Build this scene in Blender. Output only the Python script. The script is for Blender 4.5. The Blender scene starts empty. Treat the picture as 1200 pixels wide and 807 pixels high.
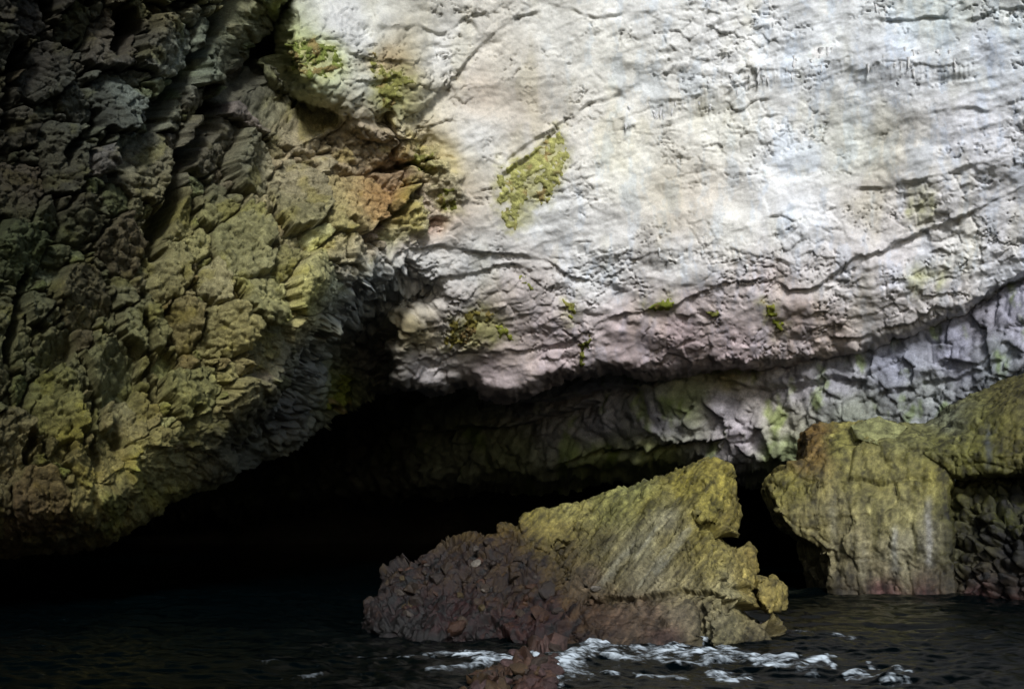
import bpy, math
import numpy as np
from mathutils import Vector
from mathutils.geometry import delaunay_2d_cdt

# ------------------------------------------------------------------ camera
scene = bpy.context.scene
COL = scene.collection
FPX, CX, CY, CAMZ = 1287.0, 600.0, 403.5, 1.6        # focal length in photo pixels
PITCH = math.atan2(196.5, FPX)
cam_data = bpy.data.cameras.new("camera")
cam = bpy.data.objects.new("camera", cam_data)
COL.objects.link(cam)
cam.location = (0, 0, CAMZ)
cam.rotation_euler = (math.pi / 2 + PITCH, 0, 0)
cam_data.sensor_width = 36.0
cam_data.lens = 36.0 * FPX / 1200.0
cam_data.clip_end = 6000
scene.camera = cam

# ------------------------------------------------------------------ sky, sun, exposure
SUN_ELEV, SUN_AZ = 31.0, 4.0       # azimuth: degrees left (-) or right (+) of straight behind the camera
world = bpy.data.worlds.new("World")
scene.world = world
world.use_nodes = True
wn = world.node_tree
sky = wn.nodes.new("ShaderNodeTexSky")
sky.sky_type = 'NISHITA'
sky.sun_disc = False
sky.sun_elevation = math.radians(SUN_ELEV)
sky.sun_rotation = math.radians(180 - SUN_AZ)
wn.links.new(sky.outputs[0], wn.nodes["Background"].inputs[0])
wn.nodes["Background"].inputs[1].default_value = 0.05
sun_data = bpy.data.lights.new("sun", 'SUN')
sun_data.energy = 1.5
sun_data.angle = math.radians(11)
sun_data.color = (1.0, 0.99, 0.975)
sun = bpy.data.objects.new("sun", sun_data)
COL.objects.link(sun)
e, a = math.radians(SUN_ELEV), math.radians(SUN_AZ)
sun_from = Vector((math.sin(a) * math.cos(e), -math.cos(a) * math.cos(e), math.sin(e)))
sun.rotation_euler = (-sun_from).to_track_quat('-Z', 'Y').to_euler()
sun.location = sun_from * 60
scene.view_settings.view_transform = 'Standard'
scene.view_settings.look = 'None'
scene.view_settings.exposure = 1.38
scene.view_settings.gamma = 1.0
scene.render.engine = 'CYCLES'
scene.cycles.use_denoising = True
scene.cycles.max_bounces = 6
scene.cycles.diffuse_bounces = 3
scene.cycles.glossy_bounces = 3

# ------------------------------------------------------------------ numeric helpers
rng = np.random.default_rng(7)

def unproject(px, py, depth):
    """Point at world distance y = depth seen in direction of photo pixel (px, py)."""
    a_ = (px - CX) / FPX
    b_ = (CY - py) / FPX
    dy = math.cos(PITCH) - b_ * math.sin(PITCH)
    dz = math.sin(PITCH) + b_ * math.cos(PITCH)
    s = depth / dy
    return np.stack([a_ * s, dy * s, CAMZ + dz * s], -1)

def project(x, y, z):
    zz = z - CAMZ
    cz = y * math.cos(PITCH) + zz * math.sin(PITCH)
    cy_ = -y * math.sin(PITCH) + zz * math.cos(PITCH)
    cz = np.where(cz < 0.1, 0.1, cz)
    return CX + FPX * x / cz, CY - FPX * cy_ / cz

def sstep(a_, b_, x):
    t = np.clip((x - a_) / (b_ - a_), 0, 1)
    return t * t * (3 - 2 * t)

def hash_u(ix, iy, iz, seed):
    h = (ix.astype(np.uint32) * np.uint32(374761393) + iy.astype(np.uint32) * np.uint32(668265263)
         + iz.astype(np.uint32) * np.uint32(2147483647) + np.uint32((seed * 974711 + 12345) & 0xffffffff))
    h ^= h >> np.uint32(13)
    h *= np.uint32(1274126177)
    h ^= h >> np.uint32(16)
    h *= np.uint32(2246822519)
    h ^= h >> np.uint32(13)
    return h

def perlin(x, y, z, seed=0):
    x0, y0, z0 = np.floor(x), np.floor(y), np.floor(z)
    fx, fy, fz = (x - x0).astype(np.float32), (y - y0).astype(np.float32), (z - z0).astype(np.float32)
    ix, iy, iz = x0.astype(np.int64), y0.astype(np.int64), z0.astype(np.int64)
    u, v, w = (f * f * f * (f * (f * 6 - 15) + 10) for f in (fx, fy, fz))
    out = np.zeros(fx.shape, np.float32)
    for dx in (0, 1):
        wx = u if dx else 1 - u
        for dy in (0, 1):
            wy = v if dy else 1 - v
            for dz in (0, 1):
                wz = w if dz else 1 - w
                h = hash_u(ix + dx, iy + dy, iz + dz, seed)
                gx = (h & np.uint32(1023)).astype(np.float32) / 511.5 - 1
                gy = ((h >> np.uint32(10)) & np.uint32(1023)).astype(np.float32) / 511.5 - 1
                gz = ((h >> np.uint32(20)) & np.uint32(1023)).astype(np.float32) / 511.5 - 1
                out += wx * wy * wz * (gx * (fx - dx) + gy * (fy - dy) + gz * (fz - dz))
    return out * 1.2

def fbm(x, y, z, octaves=4, seed=0, gain=0.5, lac=2.03, ridged=False):
    tot = 0.0
    amp, f = 1.0, 1.0
    for o in range(octaves):
        n = perlin(x * f + 17.3 * o, y * f - 9.1 * o, z * f + 4.7 * o, seed + o)
        if ridged:
            n = 0.5 - np.abs(n)
        tot = tot + amp * n
        amp *= gain
        f *= lac
    return tot

def worley(x, y, z, seed=0, jitter=0.9, planes=False):
    x0, y0, z0 = (np.floor(c).astype(np.int64) for c in (x, y, z))
    f1 = np.full(x.shape, 9.0, np.float32)
    f2 = np.full(x.shape, 9.0, np.float32)
    cid = np.zeros(x.shape, np.uint32)
    vx, vy, vz = (np.zeros(x.shape, np.float32) for _ in range(3))
    for dx in (-1, 0, 1):
        for dy in (-1, 0, 1):
            for dz in (-1, 0, 1):
                cx_, cy_, cz_ = x0 + dx, y0 + dy, z0 + dz
                h = hash_u(cx_, cy_, cz_, seed)
                ox = (cx_ + (((h & np.uint32(1023)).astype(np.float32) / 1023 - 0.5) * jitter + 0.5) - x).astype(np.float32)
                oy = (cy_ + ((((h >> np.uint32(10)) & np.uint32(1023)).astype(np.float32) / 1023 - 0.5) * jitter + 0.5) - y).astype(np.float32)
                oz = (cz_ + ((((h >> np.uint32(20)) & np.uint32(1023)).astype(np.float32) / 1023 - 0.5) * jitter + 0.5) - z).astype(np.float32)
                d = np.sqrt(ox * ox + oy * oy + oz * oz)
                near = d < f1
                f2 = np.where(near, f1, np.minimum(f2, d))
                cid = np.where(near, h, cid)
                if planes:
                    vx, vy, vz = np.where(near, ox, vx), np.where(near, oy, vy), np.where(near, oz, vz)
                f1 = np.where(near, d, f1)
    return f1, f2, cid, vx, vy, vz

def crack_blocks(x, y, z, seed, tilt=0.9):
    """Angular broken-rock relief, about one unit per block: edge distance, and a stepped, tilted plane per block."""
    f1, f2, cid, vx, vy, vz = worley(x, y, z, seed, planes=True)
    k = cid * np.uint32(2654435761)
    k ^= k >> np.uint32(15)
    step = (cid >> np.uint32(3) & np.uint32(255)).astype(np.float32) / 255 - 0.5
    t = [((k >> np.uint32(sh)) & np.uint32(255)).astype(np.float32) / 127.5 - 1 for sh in (0, 8, 16)]
    return f2 - f1, step * 0.7 + tilt * (t[0] * vx + t[1] * vy + t[2] * vz)

def crease(n, w):
    return sstep(w, 0.0, np.abs(n))

def rbf(points, X, Y):
    """Thin-plate surface through (px, py, value) control points."""
    p = np.array(points, float)
    xy = p[:, :2] / 100.0
    def k(r2):
        return np.where(r2 > 1e-12, 0.5 * r2 * np.log(np.maximum(r2, 1e-12)), 0.0)
    n = len(p)
    d2 = ((xy[:, None] - xy[None]) ** 2).sum(-1)
    A = np.zeros((n + 3, n + 3))
    A[:n, :n] = k(d2) + np.eye(n) * 0.02
    A[:n, n] = 1
    A[:n, n + 1:] = xy
    A[n, :n] = 1
    A[n + 1:, :n] = xy.T
    b = np.zeros(n + 3)
    b[:n] = p[:, 2]
    w = np.linalg.solve(A, b)
    out = w[n] + w[n + 1] * X / 100 + w[n + 2] * Y / 100
    for i in range(n):
        out = out + w[i] * k((X / 100 - xy[i, 0]) ** 2 + (Y / 100 - xy[i, 1]) ** 2)
    return out

def tri_surface(points, X, Y):
    """Faceted surface: Delaunay triangles through (px, py, value) points."""
    vs = [Vector((q[0], q[1])) for q in points]
    vo, _, fo, orig, *_r = delaunay_2d_cdt(vs, [], [], 0, 1e-4)
    val = [points[o[0]][2] for o in orig]
    out = np.full(X.shape, np.nan)
    for f in fo:
        (x1, y1), (x2, y2), (x3, y3) = (vo[i] for i in f)
        det = (y2 - y3) * (x1 - x3) + (x3 - x2) * (y1 - y3)
        if abs(det) < 1e-9:
            continue
        l1 = ((y2 - y3) * (X - x3) + (x3 - x2) * (Y - y3)) / det
        l2 = ((y3 - y1) * (X - x3) + (x1 - x3) * (Y - y3)) / det
        l3 = 1 - l1 - l2
        m = (l1 >= -1e-6) & (l2 >= -1e-6) & (l3 >= -1e-6)
        out[m] = (l1 * val[f[0]] + l2 * val[f[1]] + l3 * val[f[2]])[m]
    return out

def blur(A, n):
    for _ in range(n):
        B = np.pad(A, 1, mode='edge')
        A = (B[1:-1, 1:-1] * 4 + B[:-2, 1:-1] * 2 + B[2:, 1:-1] * 2 + B[1:-1, :-2] * 2 + B[1:-1, 2:] * 2
             + B[:-2, :-2] + B[:-2, 2:] + B[2:, :-2] + B[2:, 2:]) / 16
    return A

def inside(poly, X, Y):
    m = np.zeros(X.shape, bool)
    n = len(poly)
    for i in range(n):
        x1, y1 = poly[i]
        x2, y2 = poly[(i + 1) % n]
        if y1 == y2:
            continue
        c = ((y1 > Y) != (y2 > Y)) & (X < (x2 - x1) * (Y - y1) / (y2 - y1) + x1)
        m ^= c
    return m

def line_dist(line, X, Y, closed=False):
    """Distance to a polyline and the signed side (positive to its right hand, i.e. below a left-to-right line)."""
    best = np.full(X.shape, 1e9)
    side = np.zeros(X.shape)
    pos = np.zeros(X.shape)
    pts = list(line) + ([line[0]] if closed else [])
    for i in range(len(pts) - 1):
        x1, y1 = pts[i]
        x2, y2 = pts[i + 1]
        dx, dy = x2 - x1, y2 - y1
        t = np.clip(((X - x1) * dx + (Y - y1) * dy) / (dx * dx + dy * dy), 0, 1)
        d = np.hypot(X - x1 - t * dx, Y - y1 - t * dy)
        m = d < best
        best = np.where(m, d, best)
        side = np.where(m, np.sign(dx * (Y - y1) - dy * (X - x1)), side)
        pos = np.where(m, (i + t) / (len(pts) - 1), pos)
    return best, side, pos

def region(poly, X, Y, soft=12.0):
    d, _, _ = line_dist(poly, X, Y, True)
    return sstep(-soft, soft, np.where(inside(poly, X, Y), d, -d))

def ledge(line, X, Y, h, w, lip=3.0, brk=None):
    """Relief of a rock step: below the line the face drops back by h and comes out again over w pixels."""
    d, s, pos = line_dist(line, X, Y)
    fade = sstep(0, 0.08, pos) * sstep(1, 0.92, pos)
    r = np.where(s > 0, -h * sstep(0, lip, d) * np.exp(-d / w), h * 0.25 * np.exp(-d / (w * 0.5)))
    if brk is not None:
        fade = fade * brk
    return r * fade * np.where(d > w * 6, 0, 1)

def trench(line, X, Y, h, w):
    d, s, pos = line_dist(line, X, Y)
    fade = sstep(0, 0.1, pos) * sstep(1, 0.9, pos)
    return -h * sstep(w, w * 0.35, d) * fade

def colour_field(samples, X, Y, power=3.4):
    """Rock colour by place: inverse-distance mix of (px, py, r, g, b) samples."""
    s = np.array(samples, float)
    tot = np.zeros(X.shape)
    out = np.zeros(X.shape + (3,))
    for q in s:
        w = 1.0 / ((X - q[0]) ** 2 + (Y - q[1]) ** 2 + 150.0) ** (power / 2)
        tot += w
        out += w[..., None] * q[2:5]
    return out / tot[..., None]

def grid_normals(P):
    du = np.gradient(P, axis=1)
    dv = np.gradient(P, axis=0)
    n = np.cross(dv, du)
    n /= np.linalg.norm(n, axis=-1, keepdims=True) + 1e-12
    flip = (n * (P - np.array([0, 0, CAMZ]))).sum(-1) > 0
    n[flip] *= -1
    return n

# ------------------------------------------------------------------ scene helpers
def mesh_np(name, V, F, col=None, smooth=True, extra=None):
    V = np.ascontiguousarray(V, np.float32)
    F = np.ascontiguousarray(F, np.int32)
    k = F.shape[1]
    me = bpy.data.meshes.new(name)
    me.vertices.add(len(V))
    me.vertices.foreach_set('co', V.ravel())
    me.loops.add(F.size)
    me.loops.foreach_set('vertex_index', F.ravel())
    me.polygons.add(len(F))
    me.polygons.foreach_set('loop_start', np.arange(0, F.size, k, dtype=np.int32))
    me.update(calc_edges=True)
    me.polygons.foreach_set('use_smooth', np.full(len(F), smooth))
    if col is not None:
        at = me.attributes.new('rock_colour', 'FLOAT_COLOR', 'POINT')
        c4 = np.ones((len(V), 4), np.float32)
        c4[:, :3] = col
        at.data.foreach_set('color', c4.ravel())
    for key, arr in (extra or {}).items():
        at = me.attributes.new(key, 'FLOAT', 'POINT')
        at.data.foreach_set('value', np.ascontiguousarray(arr, np.float32))
    me.validate()
    return me

def link(name, me, mat, parent=None, centre=True):
    o = bpy.data.objects.new(name, me)
    COL.objects.link(o)
    if me is not None and mat is not None:
        me.materials.append(mat)
    o.parent = parent
    return o

def recentre(o, c):
    """Move the object's origin to c (world) without moving the mesh."""
    me = o.data
    n = len(me.vertices)
    co = np.empty(n * 3, np.float32)
    me.vertices.foreach_get('co', co)
    co = co.reshape(-1, 3) - np.array(c, np.float32)
    me.vertices.foreach_set('co', co.ravel())
    me.update()
    base = Vector((0, 0, 0)) if o.parent is None else o.parent.location
    o.location = Vector(c) - base

def tag(o, label, cat, kind=None, group=None):
    o['label'] = label
    o['category'] = cat
    if kind:
        o['kind'] = kind
    if group:
        o['group'] = group
    return o

def quads(H, W):
    i = np.arange(H * W).reshape(H, W)
    return np.stack([i[:-1, :-1], i[1:, :-1], i[1:, 1:], i[:-1, 1:]], -1).reshape(-1, 4)

def submesh(name, V, F, col):
    """Mesh of the faces F only, with the vertices they use."""
    used, inv = np.unique(F, return_inverse=True)
    return mesh_np(name, V[used], inv.reshape(F.shape), col[used]), V[used].mean(0)

# ------------------------------------------------------------------ materials
def rock_material(name, rough=0.85, bump=0.5, scale=1.0, var=0.35, spec=0.3, wet=0.0, fixed=None, cracks=0.0, grain=14.0):
    m = bpy.data.materials.new(name)
    m.use_nodes = True
    nt = m.node_tree
    N, L = nt.nodes, nt.links
    bsdf = N["Principled BSDF"]
    geo = N.new("ShaderNodeNewGeometry")
    if fixed is None:
        at = N.new("ShaderNodeAttribute")
        at.attribute_name = 'rock_colour'
        base = at.outputs['Color']
    else:
        rgb = N.new("ShaderNodeRGB")
        rgb.outputs[0].default_value = (*fixed, 1)
        base = rgb.outputs[0]
    def noise(sc, detail=6, r=0.6):
        n = N.new("ShaderNodeTexNoise")
        n.inputs['Scale'].default_value = sc
        n.inputs['Detail'].default_value = detail
        n.inputs['Roughness'].default_value = r
        L.new(geo.outputs['Position'], n.inputs['Vector'])
        return n.outputs['Fac']
    def maprange(src, a0, a1, b0, b1):
        n = N.new("ShaderNodeMapRange")
        for key, v in zip(('From Min', 'From Max', 'To Min', 'To Max'), (a0, a1, b0, b1)):
            n.inputs[key].default_value = v
        L.new(src, n.inputs['Value'])
        return n.outputs[0]
    n1 = noise(3.5 * scale, 8, 0.7)
    n2 = noise(17.0 * scale, 6, 0.65)
    v1 = maprange(n1, 0.3, 0.7, 1 - var, 1 + var)
    v2 = maprange(n2, 0.3, 0.7, 1 - var * 0.7, 1 + var * 0.7)
    mul = N.new("ShaderNodeMath")
    mul.operation = 'MULTIPLY'
    L.new(v1, mul.inputs[0])
    L.new(v2, mul.inputs[1])
    v3 = maprange(noise(52.0 * scale, 4, 0.6), 0.3, 0.7, 1 - var * 0.8, 1 + var * 0.8)
    mul3 = N.new("ShaderNodeMath")
    mul3.operation = 'MULTIPLY'
    L.new(mul.outputs[0], mul3.inputs[0])
    L.new(v3, mul3.inputs[1])
    mul = mul3
    vm = N.new("ShaderNodeVectorMath")
    vm.operation = 'SCALE'
    L.new(base, vm.inputs[0])
    L.new(mul.outputs[0], vm.inputs['Scale'])
    L.new(vm.outputs[0], bsdf.inputs['Base Color'])
    bsdf.inputs['Roughness'].default_value = rough
    bsdf.inputs['Specular IOR Level'].default_value = spec
    if wet:
        wr = maprange(noise(6.0 * scale, 4), 0.42, 0.6, rough, wet)
        L.new(wr, bsdf.inputs['Roughness'])
    bn = noise(grain * scale, 9, 0.78)
    vor = N.new("ShaderNodeTexVoronoi")
    vor.inputs['Scale'].default_value = 9.0 * scale
    vor.feature = 'DISTANCE_TO_EDGE'
    L.new(geo.outputs['Position'], vor.inputs['Vector'])
    vd = maprange(vor.outputs['Distance'], 0.0, 0.12, 0.0, cracks)
    add = N.new("ShaderNodeMath")
    add.operation = 'ADD'
    L.new(bn, add.inputs[0])
    L.new(vd, add.inputs[1])
    b = N.new("ShaderNodeBump")
    b.inputs['Strength'].default_value = bump
    b.inputs['Distance'].default_value = 0.06 / scale
    L.new(add.outputs[0], b.inputs['Height'])
    L.new(b.outputs[0], bsdf.inputs['Normal'])
    return m

MAT_PALE = rock_material("pale_limestone", 0.92, 0.5, 1.0, 0.15, 0.15, grain=16.0)
MAT_FRACT = rock_material("fractured_rock", 0.82, 0.8, 1.0, 0.45, 0.25, cracks=0.15, grain=16.0)
MAT_BACK = rock_material("cave_back_rock", 0.8, 0.5, 1.2, 0.3, 0.25)
MAT_BOULDER = rock_material("algae_rock", 0.65, 0.5, 1.2, 0.45, 0.3, wet=0.45, grain=30.0, cracks=0.06)
MAT_MOSS = rock_material("moss", 0.95, 0.9, 2.0, 0.45, 0.1)
MAT_DARK = rock_material("shade_dark_rock", 0.7, 0.5, 0.6, 0.3, 0.3, fixed=(0.035, 0.033, 0.03))  # near-black colour stands in for the hollow's shade

# ------------------------------------------------------------------ sea
def make_sea():
    def axis(lo, hi, step, far_lo, far_hi, f0, f1):
        mid = np.concatenate([np.arange(lo, f0, step), np.arange(f0, f1, 0.025), np.arange(f1, hi + 1e-6, step)])
        g = step * np.cumsum(1.22 ** np.arange(1, 60))
        left = lo - g[g < lo - far_lo][::-1]
        right = hi + g[g < far_hi - hi]
        return np.concatenate([left, mid, right])
    xs = axis(-9, 9, 0.06, -2500, 2500, -2.2, 4.6)
    ys = axis(8.5, 22, 0.06, -2500, 90, 9.2, 14.5)
    X, Y = np.meshgrid(xs, ys)
    Zr = np.zeros_like(X)
    near = np.exp(-(np.maximum(np.abs(X) - 10, 0) / 15) ** 2 - (np.maximum(np.abs(Y - 15) - 9, 0) / 15) ** 2)
    warp = fbm(X * 0.35, Y * 0.35, X * 0, 3, 50)
    z = 0.09 * fbm(X * 0.42, Y * 0.62, Zr + 2.0, 3, 51)
    z = z + 0.11 * fbm(X * 1.1 + warp, Y * 1.9, Zr, 3, 52, ridged=True)
    z = z + 0.035 * fbm(X * 3.5 + warp, Y * 6.0 + warp, Zr, 3, 53, ridged=True)
    px, py = project(X, Y, np.zeros_like(X))
    # white water where the swell breaks against the boulder; small strokes at left paint in glints
    fm = np.zeros_like(X)
    wx = px + 14 * perlin(X * 2.2, Y * 2.2, Zr, 60)
    wy = py + 7 * perlin(X * 2.2, Y * 2.2, Zr + 5, 61)
    rs = np.random.default_rng(21)
    strokes = [([(655, 800), (690, 774), (740, 768), (800, 774), (850, 778)], 9, .55), ([(850, 780), (960, 794)], 7, .34), ([(822, 762), (845, 752), (868, 748)], 4, .8), ([(500, 796), (560, 790), (600, 800)], 3, .5), ([(470, 782), (520, 776), (560, 772)], 2.5, .45),
               ([(930, 752), (1000, 756)], 2, .4), ([(420, 776), (450, 778)], 2, .35), ([(340, 800), (380, 797)], 2, .35), ([(300, 788), (330, 786)], 1.5, .3)]
    for cx_, cy_, rx, ry, num, sl in [(668, 788, 26, 18, 20, -.5), (712, 768, 26, 7, 14, .05), (782, 774, 44, 10, 30, .12), (850, 778, 30, 9, 14, .15), (915, 787, 40, 7, 10, .12), (830, 800, 90, 6, 9, .05), (1010, 798, 60, 8, 5, .05), (570, 786, 50, 12, 9, 0)]:
        for _ in range(num):
            x_, y_ = cx_ + rs.normal() * rx * .6, cy_ + rs.normal() * ry * .6
            l_ = rs.uniform(6, 24)
            strokes.append(([(x_ - l_, y_ - l_ * sl + rs.normal() * 2), (x_, y_ + rs.normal() * 2), (x_ + l_, y_ + l_ * sl + rs.normal() * 2)], rs.uniform(1.2, 4.0), rs.uniform(.35, 1.0)))
    for ln, w, amp in strokes:
        d, s, p = line_dist(ln, wx, wy)
        fm = np.maximum(fm, amp * np.exp(-(d / w) ** 2))
    big_l = fbm(X * 1.8 + warp, Y * 4.0 - warp, Zr + 8, 3, 64)
    lace = np.clip(1 - np.abs(big_l) * 3.5, 0, 1)
    fine_l = np.clip(1 - np.abs(fbm(X * 5 + 1.5 * warp, Y * 13 - warp, Zr + 8, 4, 65, gain=.6)) * 3.2, 0, 1)
    foam = np.clip(fm * (0.15 + 0.5 * lace + 0.65 * fine_l), 0, 1) * sstep(0.03, 0.3, fm)
    z = z * near + 0.10 * blur(fm, 3) * (0.4 + np.maximum(fbm(X * 2.2, Y * 3, Zr, 3, 63), 0)) + 0.012 * foam * fbm(X * 9, Y * 12, Zr, 3, 66)
    V = np.stack([X, Y, z], -1).reshape(-1, 3)
    me = mesh_np("sea", V, quads(*X.shape)[:, ::-1], extra={'foam': foam.ravel()})
    m = bpy.data.materials.new("sea_water")
    m.use_nodes = True
    nt = m.node_tree
    N, L = nt.nodes, nt.links
    bsdf = N["Principled BSDF"]
    bsdf.inputs['IOR'].default_value = 1.12
    geo = N.new("ShaderNodeNewGeometry")
    at = N.new("ShaderNodeAttribute")
    at.attribute_name = 'foam'
    n = N.new("ShaderNodeTexNoise")
    n.inputs['Scale'].default_value = 13
    n.inputs['Detail'].default_value = 8
    n.inputs['Roughness'].default_value = 0.7
    L.new(geo.outputs['Position'], n.inputs['Vector'])
    ad = N.new("ShaderNodeMath")
    ad.operation = 'MULTIPLY_ADD'
    L.new(n.outputs['Fac'], ad.inputs[0])
    ad.inputs[1].default_value = 0.9
    L.new(at.outputs['Fac'], ad.inputs[2])
    mr = N.new("ShaderNodeMapRange")
    mr.interpolation_type = 'SMOOTHSTEP'
    mr.inputs['From Min'].default_value = 0.55
    mr.inputs['From Max'].default_value = 1.32
    L.new(ad.outputs[0], mr.inputs['Value'])
    mx = N.new("ShaderNodeMix")
    mx.data_type = 'RGBA'
    mx.inputs['A'].default_value = (0.0003, 0.0014, 0.0018, 1)
    mx.inputs['B'].default_value = (0.50, 0.57, 0.62, 1)
    L.new(mr.outputs[0], mx.inputs['Factor'])
    L.new(mx.outputs['Result'], bsdf.inputs['Base Color'])
    rr = N.new("ShaderNodeMapRange")
    rr.inputs['To Min'].default_value = 0.06
    rr.inputs['To Max'].default_value = 0.7
    L.new(mr.outputs[0], rr.inputs['Value'])
    L.new(rr.outputs[0], bsdf.inputs['Roughness'])
    b = N.new("ShaderNodeBump")
    b.inputs['Strength'].default_value = 0.25
    b.inputs['Distance'].default_value = 0.03
    L.new(n.outputs['Fac'], b.inputs['Height'])
    L.new(b.outputs[0], bsdf.inputs['Normal'])
    o = link("sea", me, m)
    tag(o, "dark sea water with white foam breaking in front of the boulder", "sea", "structure")

make_sea()

# ------------------------------------------------------------------ main cave wall (pale limestone + fractured flank)
STEP = 1.45
gx = np.arange(-170, 1372, STEP)
gy = np.arange(-150, 672, STEP)
PX, PY = np.meshgrid(gx, gy)
H, W = PX.shape
n_a = fbm(PX / 60, PY / 60, PX * 0, 4, 1)
n_b = fbm(PX / 60, PY / 60, PX * 0 + 7.7, 4, 2)
n_c = fbm(PX / 15, PY / 15, PX * 0 + 3.1, 3, 3)
n_d = fbm(PX / 15, PY / 15, PX * 0 + 9.9, 3, 4)
WX = PX + 9 * n_a + 4 * n_c
WY = PY + 9 * n_b + 4 * n_d

D = rbf([(-160, -140, 14.2), (-160, 200, 14.6), (-160, 450, 14.8), (-160, 650, 14.8),
         (0, -140, 16.6), (0, 100, 17), (0, 350, 17), (0, 600, 16.6), (100, 0, 18.2), (100, 300, 18.2), (120, 600, 17.4),
         (200, 100, 19.7), (200, 400, 19.2), (200, 560, 18.6), (300, -140, 20), (300, 0, 21.4), (300, 200, 21.8), (300, 400, 20.2), (270, 500, 20),
         (400, -100, 22.6), (400, 60, 23.2), (420, 200, 24.0), (390, 300, 22.6), (355, 380, 21.5),
         (480, 260, 25), (500, 150, 24.9), (600, -140, 24.4), (600, 0, 24.9), (600, 150, 25.4), (600, 300, 26), (540, 345, 26.4), (600, 450, 28.2), (480, 440, 28.2),
         (800, -140, 23.6), (800, 0, 24.4), (800, 200, 25.1), (800, 330, 25.5), (800, 425, 27.2),
         (1000, -140, 22.2), (1000, 0, 23.2), (1000, 200, 24), (1000, 300, 24.4), (1000, 400, 25.6),
         (1200, -140, 20.3), (1200, 0, 21.2), (1200, 200, 22), (1200, 330, 23.2), (1360, -140, 19.6), (1360, 100, 20.6), (1360, 280, 22.0)], PX, PY)

LIP = [(-170, 668), (-60, 660), (0, 652), (60, 642), (130, 632), (180, 604), (230, 575), (290, 548), (345, 522), (400, 484), (440, 458), (480, 452),
       (512, 460), (545, 448), (560, 452), (572, 464), (600, 467), (640, 450), (680, 440), (720, 438), (780, 441), (830, 431), (900, 430), (950, 426),
       (1000, 416), (1060, 396), (1120, 371), (1200, 339), (1372, 268)]
lipx, lipy = np.array(LIP, float).T
lip_y = np.interp(WX, lipx, lipy)
above = lip_y - (PY + 0.35 * 9 * n_b + 5 * n_d)          # pixels above the lower lip of the wall
# alcove between the flank and the pale wall
flank_edge = [(440, 262), (412, 292), (400, 322), (352, 402), (300, 470), (262, 530), (230, 580)]
alc = region([(455, 300), (424, 318), (408, 345), (372, 408), (328, 462), (280, 530), (300, 580), (470, 500), (452, 452), (446, 408), (466, 366), (508, 338), (494, 326)], WX, WY, 26)
D = D + 5.0 * alc * sstep(300, 420, PY)
# lower rim curls back under itself
curl = np.clip(1 - above / 18.0, 0, 1.4)
D = D + (0.35 + 0.65 * sstep(250, 420, PX)) * curl ** 2
under = np.clip(1 - above / 75.0, 0, 1.2) * sstep(380, 250, PX)
D = D + 1.9 * under ** 2
# big hollow beside the mossy ledge, the ledge itself, hollow at the top-left
led_poly = [(322, 68), (352, 20), (400, 8), (470, 40), (512, 95), (470, 140), (420, 140), (372, 118), (345, 98)]
D = D - 0.75 * region(led_poly, WX, WY, 26)
D = D + 1.7 * region([(300, 20), (335, 5), (330, 60), (352, 105), (385, 132), (350, 145), (318, 132), (290, 110), (280, 70)], WX, WY, 18)
P0 = unproject(PX, PY, D)
nr = grid_normals(unproject(PX, PY, blur(D, 12)))
NRM = np.stack([blur(nr[..., i], 6) for i in range(3)], -1)
to_eye = np.array([0, 0, CAMZ]) - P0
to_eye /= np.linalg.norm(to_eye, axis=-1, keepdims=True)
NRM = NRM / np.linalg.norm(NRM, axis=-1, keepdims=True)
FACING = np.clip((NRM * to_eye).sum(-1), 0, 1)
NRM = NRM + 0.7 * to_eye      # relief grows outwards, a little towards the open cave
NRM /= np.linalg.norm(NRM, axis=-1, keepdims=True)
wxyz = P0[..., 0], P0[..., 1], P0[..., 2]

# --- where the wall is fractured
FR_POLY = [(-175, -160), (322, -160), (335, -20), (316, 66), (345, 112), (400, 140), (470, 138), (515, 175), (548, 238), (520, 272), (440, 290),
           (415, 320), (368, 400), (310, 472), (262, 540), (230, 600), (130, 690), (-175, 700)]
mF = region(FR_POLY, PX + 16 * n_a + 8 * n_c, PY + 16 * n_b + 8 * n_d, 10)

# --- relief of the pale wall
bx = (PX * 0.94 - PY * 0.34) / 100.0
by = (PX * 0.34 + PY * 0.94) / 100.0       # bedding dips to the lower left
big = 0.42 * fbm(wxyz[0] * 0.22, wxyz[1] * 0.22, wxyz[2] * 0.3, 3, 10)
mid = 0.11 * fbm(wxyz[0] * 0.9, wxyz[1] * 0.9, wxyz[2] * 1.3, 4, 11)
strata = 0.06 * fbm(bx * 1.3 + 0.4 * n_a, by * 5.5 + 0.4 * n_b, PX * 0, 4, 12, ridged=True)
knob = 0.042 * fbm(wxyz[0] * 3.2, wxyz[1] * 3.2, wxyz[2] * 3.6, 4, 13, gain=0.6, ridged=True)
rough_zone = sstep(0.0, 0.35, fbm(PX / 130, PY / 130, PX * 0, 3, 14) + 0.35 * sstep(620, 440, PX) + 0.3 * sstep(230, 330, PY))
e1, s1 = crack_blocks(bx * 5 + 0.5 * n_a, by * 8 + 0.5 * n_b, PX * 0 + 0.5, 15)
chips = (0.07 * s1 - 0.035 * sstep(0.10, 0.0, e1)) * rough_zone
pale = big + mid + strata + knob * (0.6 + 0.8 * rough_zone) + chips
SX, SY = PX + 9 * n_a + 2.0 * n_c, PY + 9 * n_b + 2.0 * n_d
BRK = 0.25 + 0.75 * sstep(-0.25, 0.15, fbm(PX / 34, PY / 34, PX * 0 + 2, 3, 17))
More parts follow.
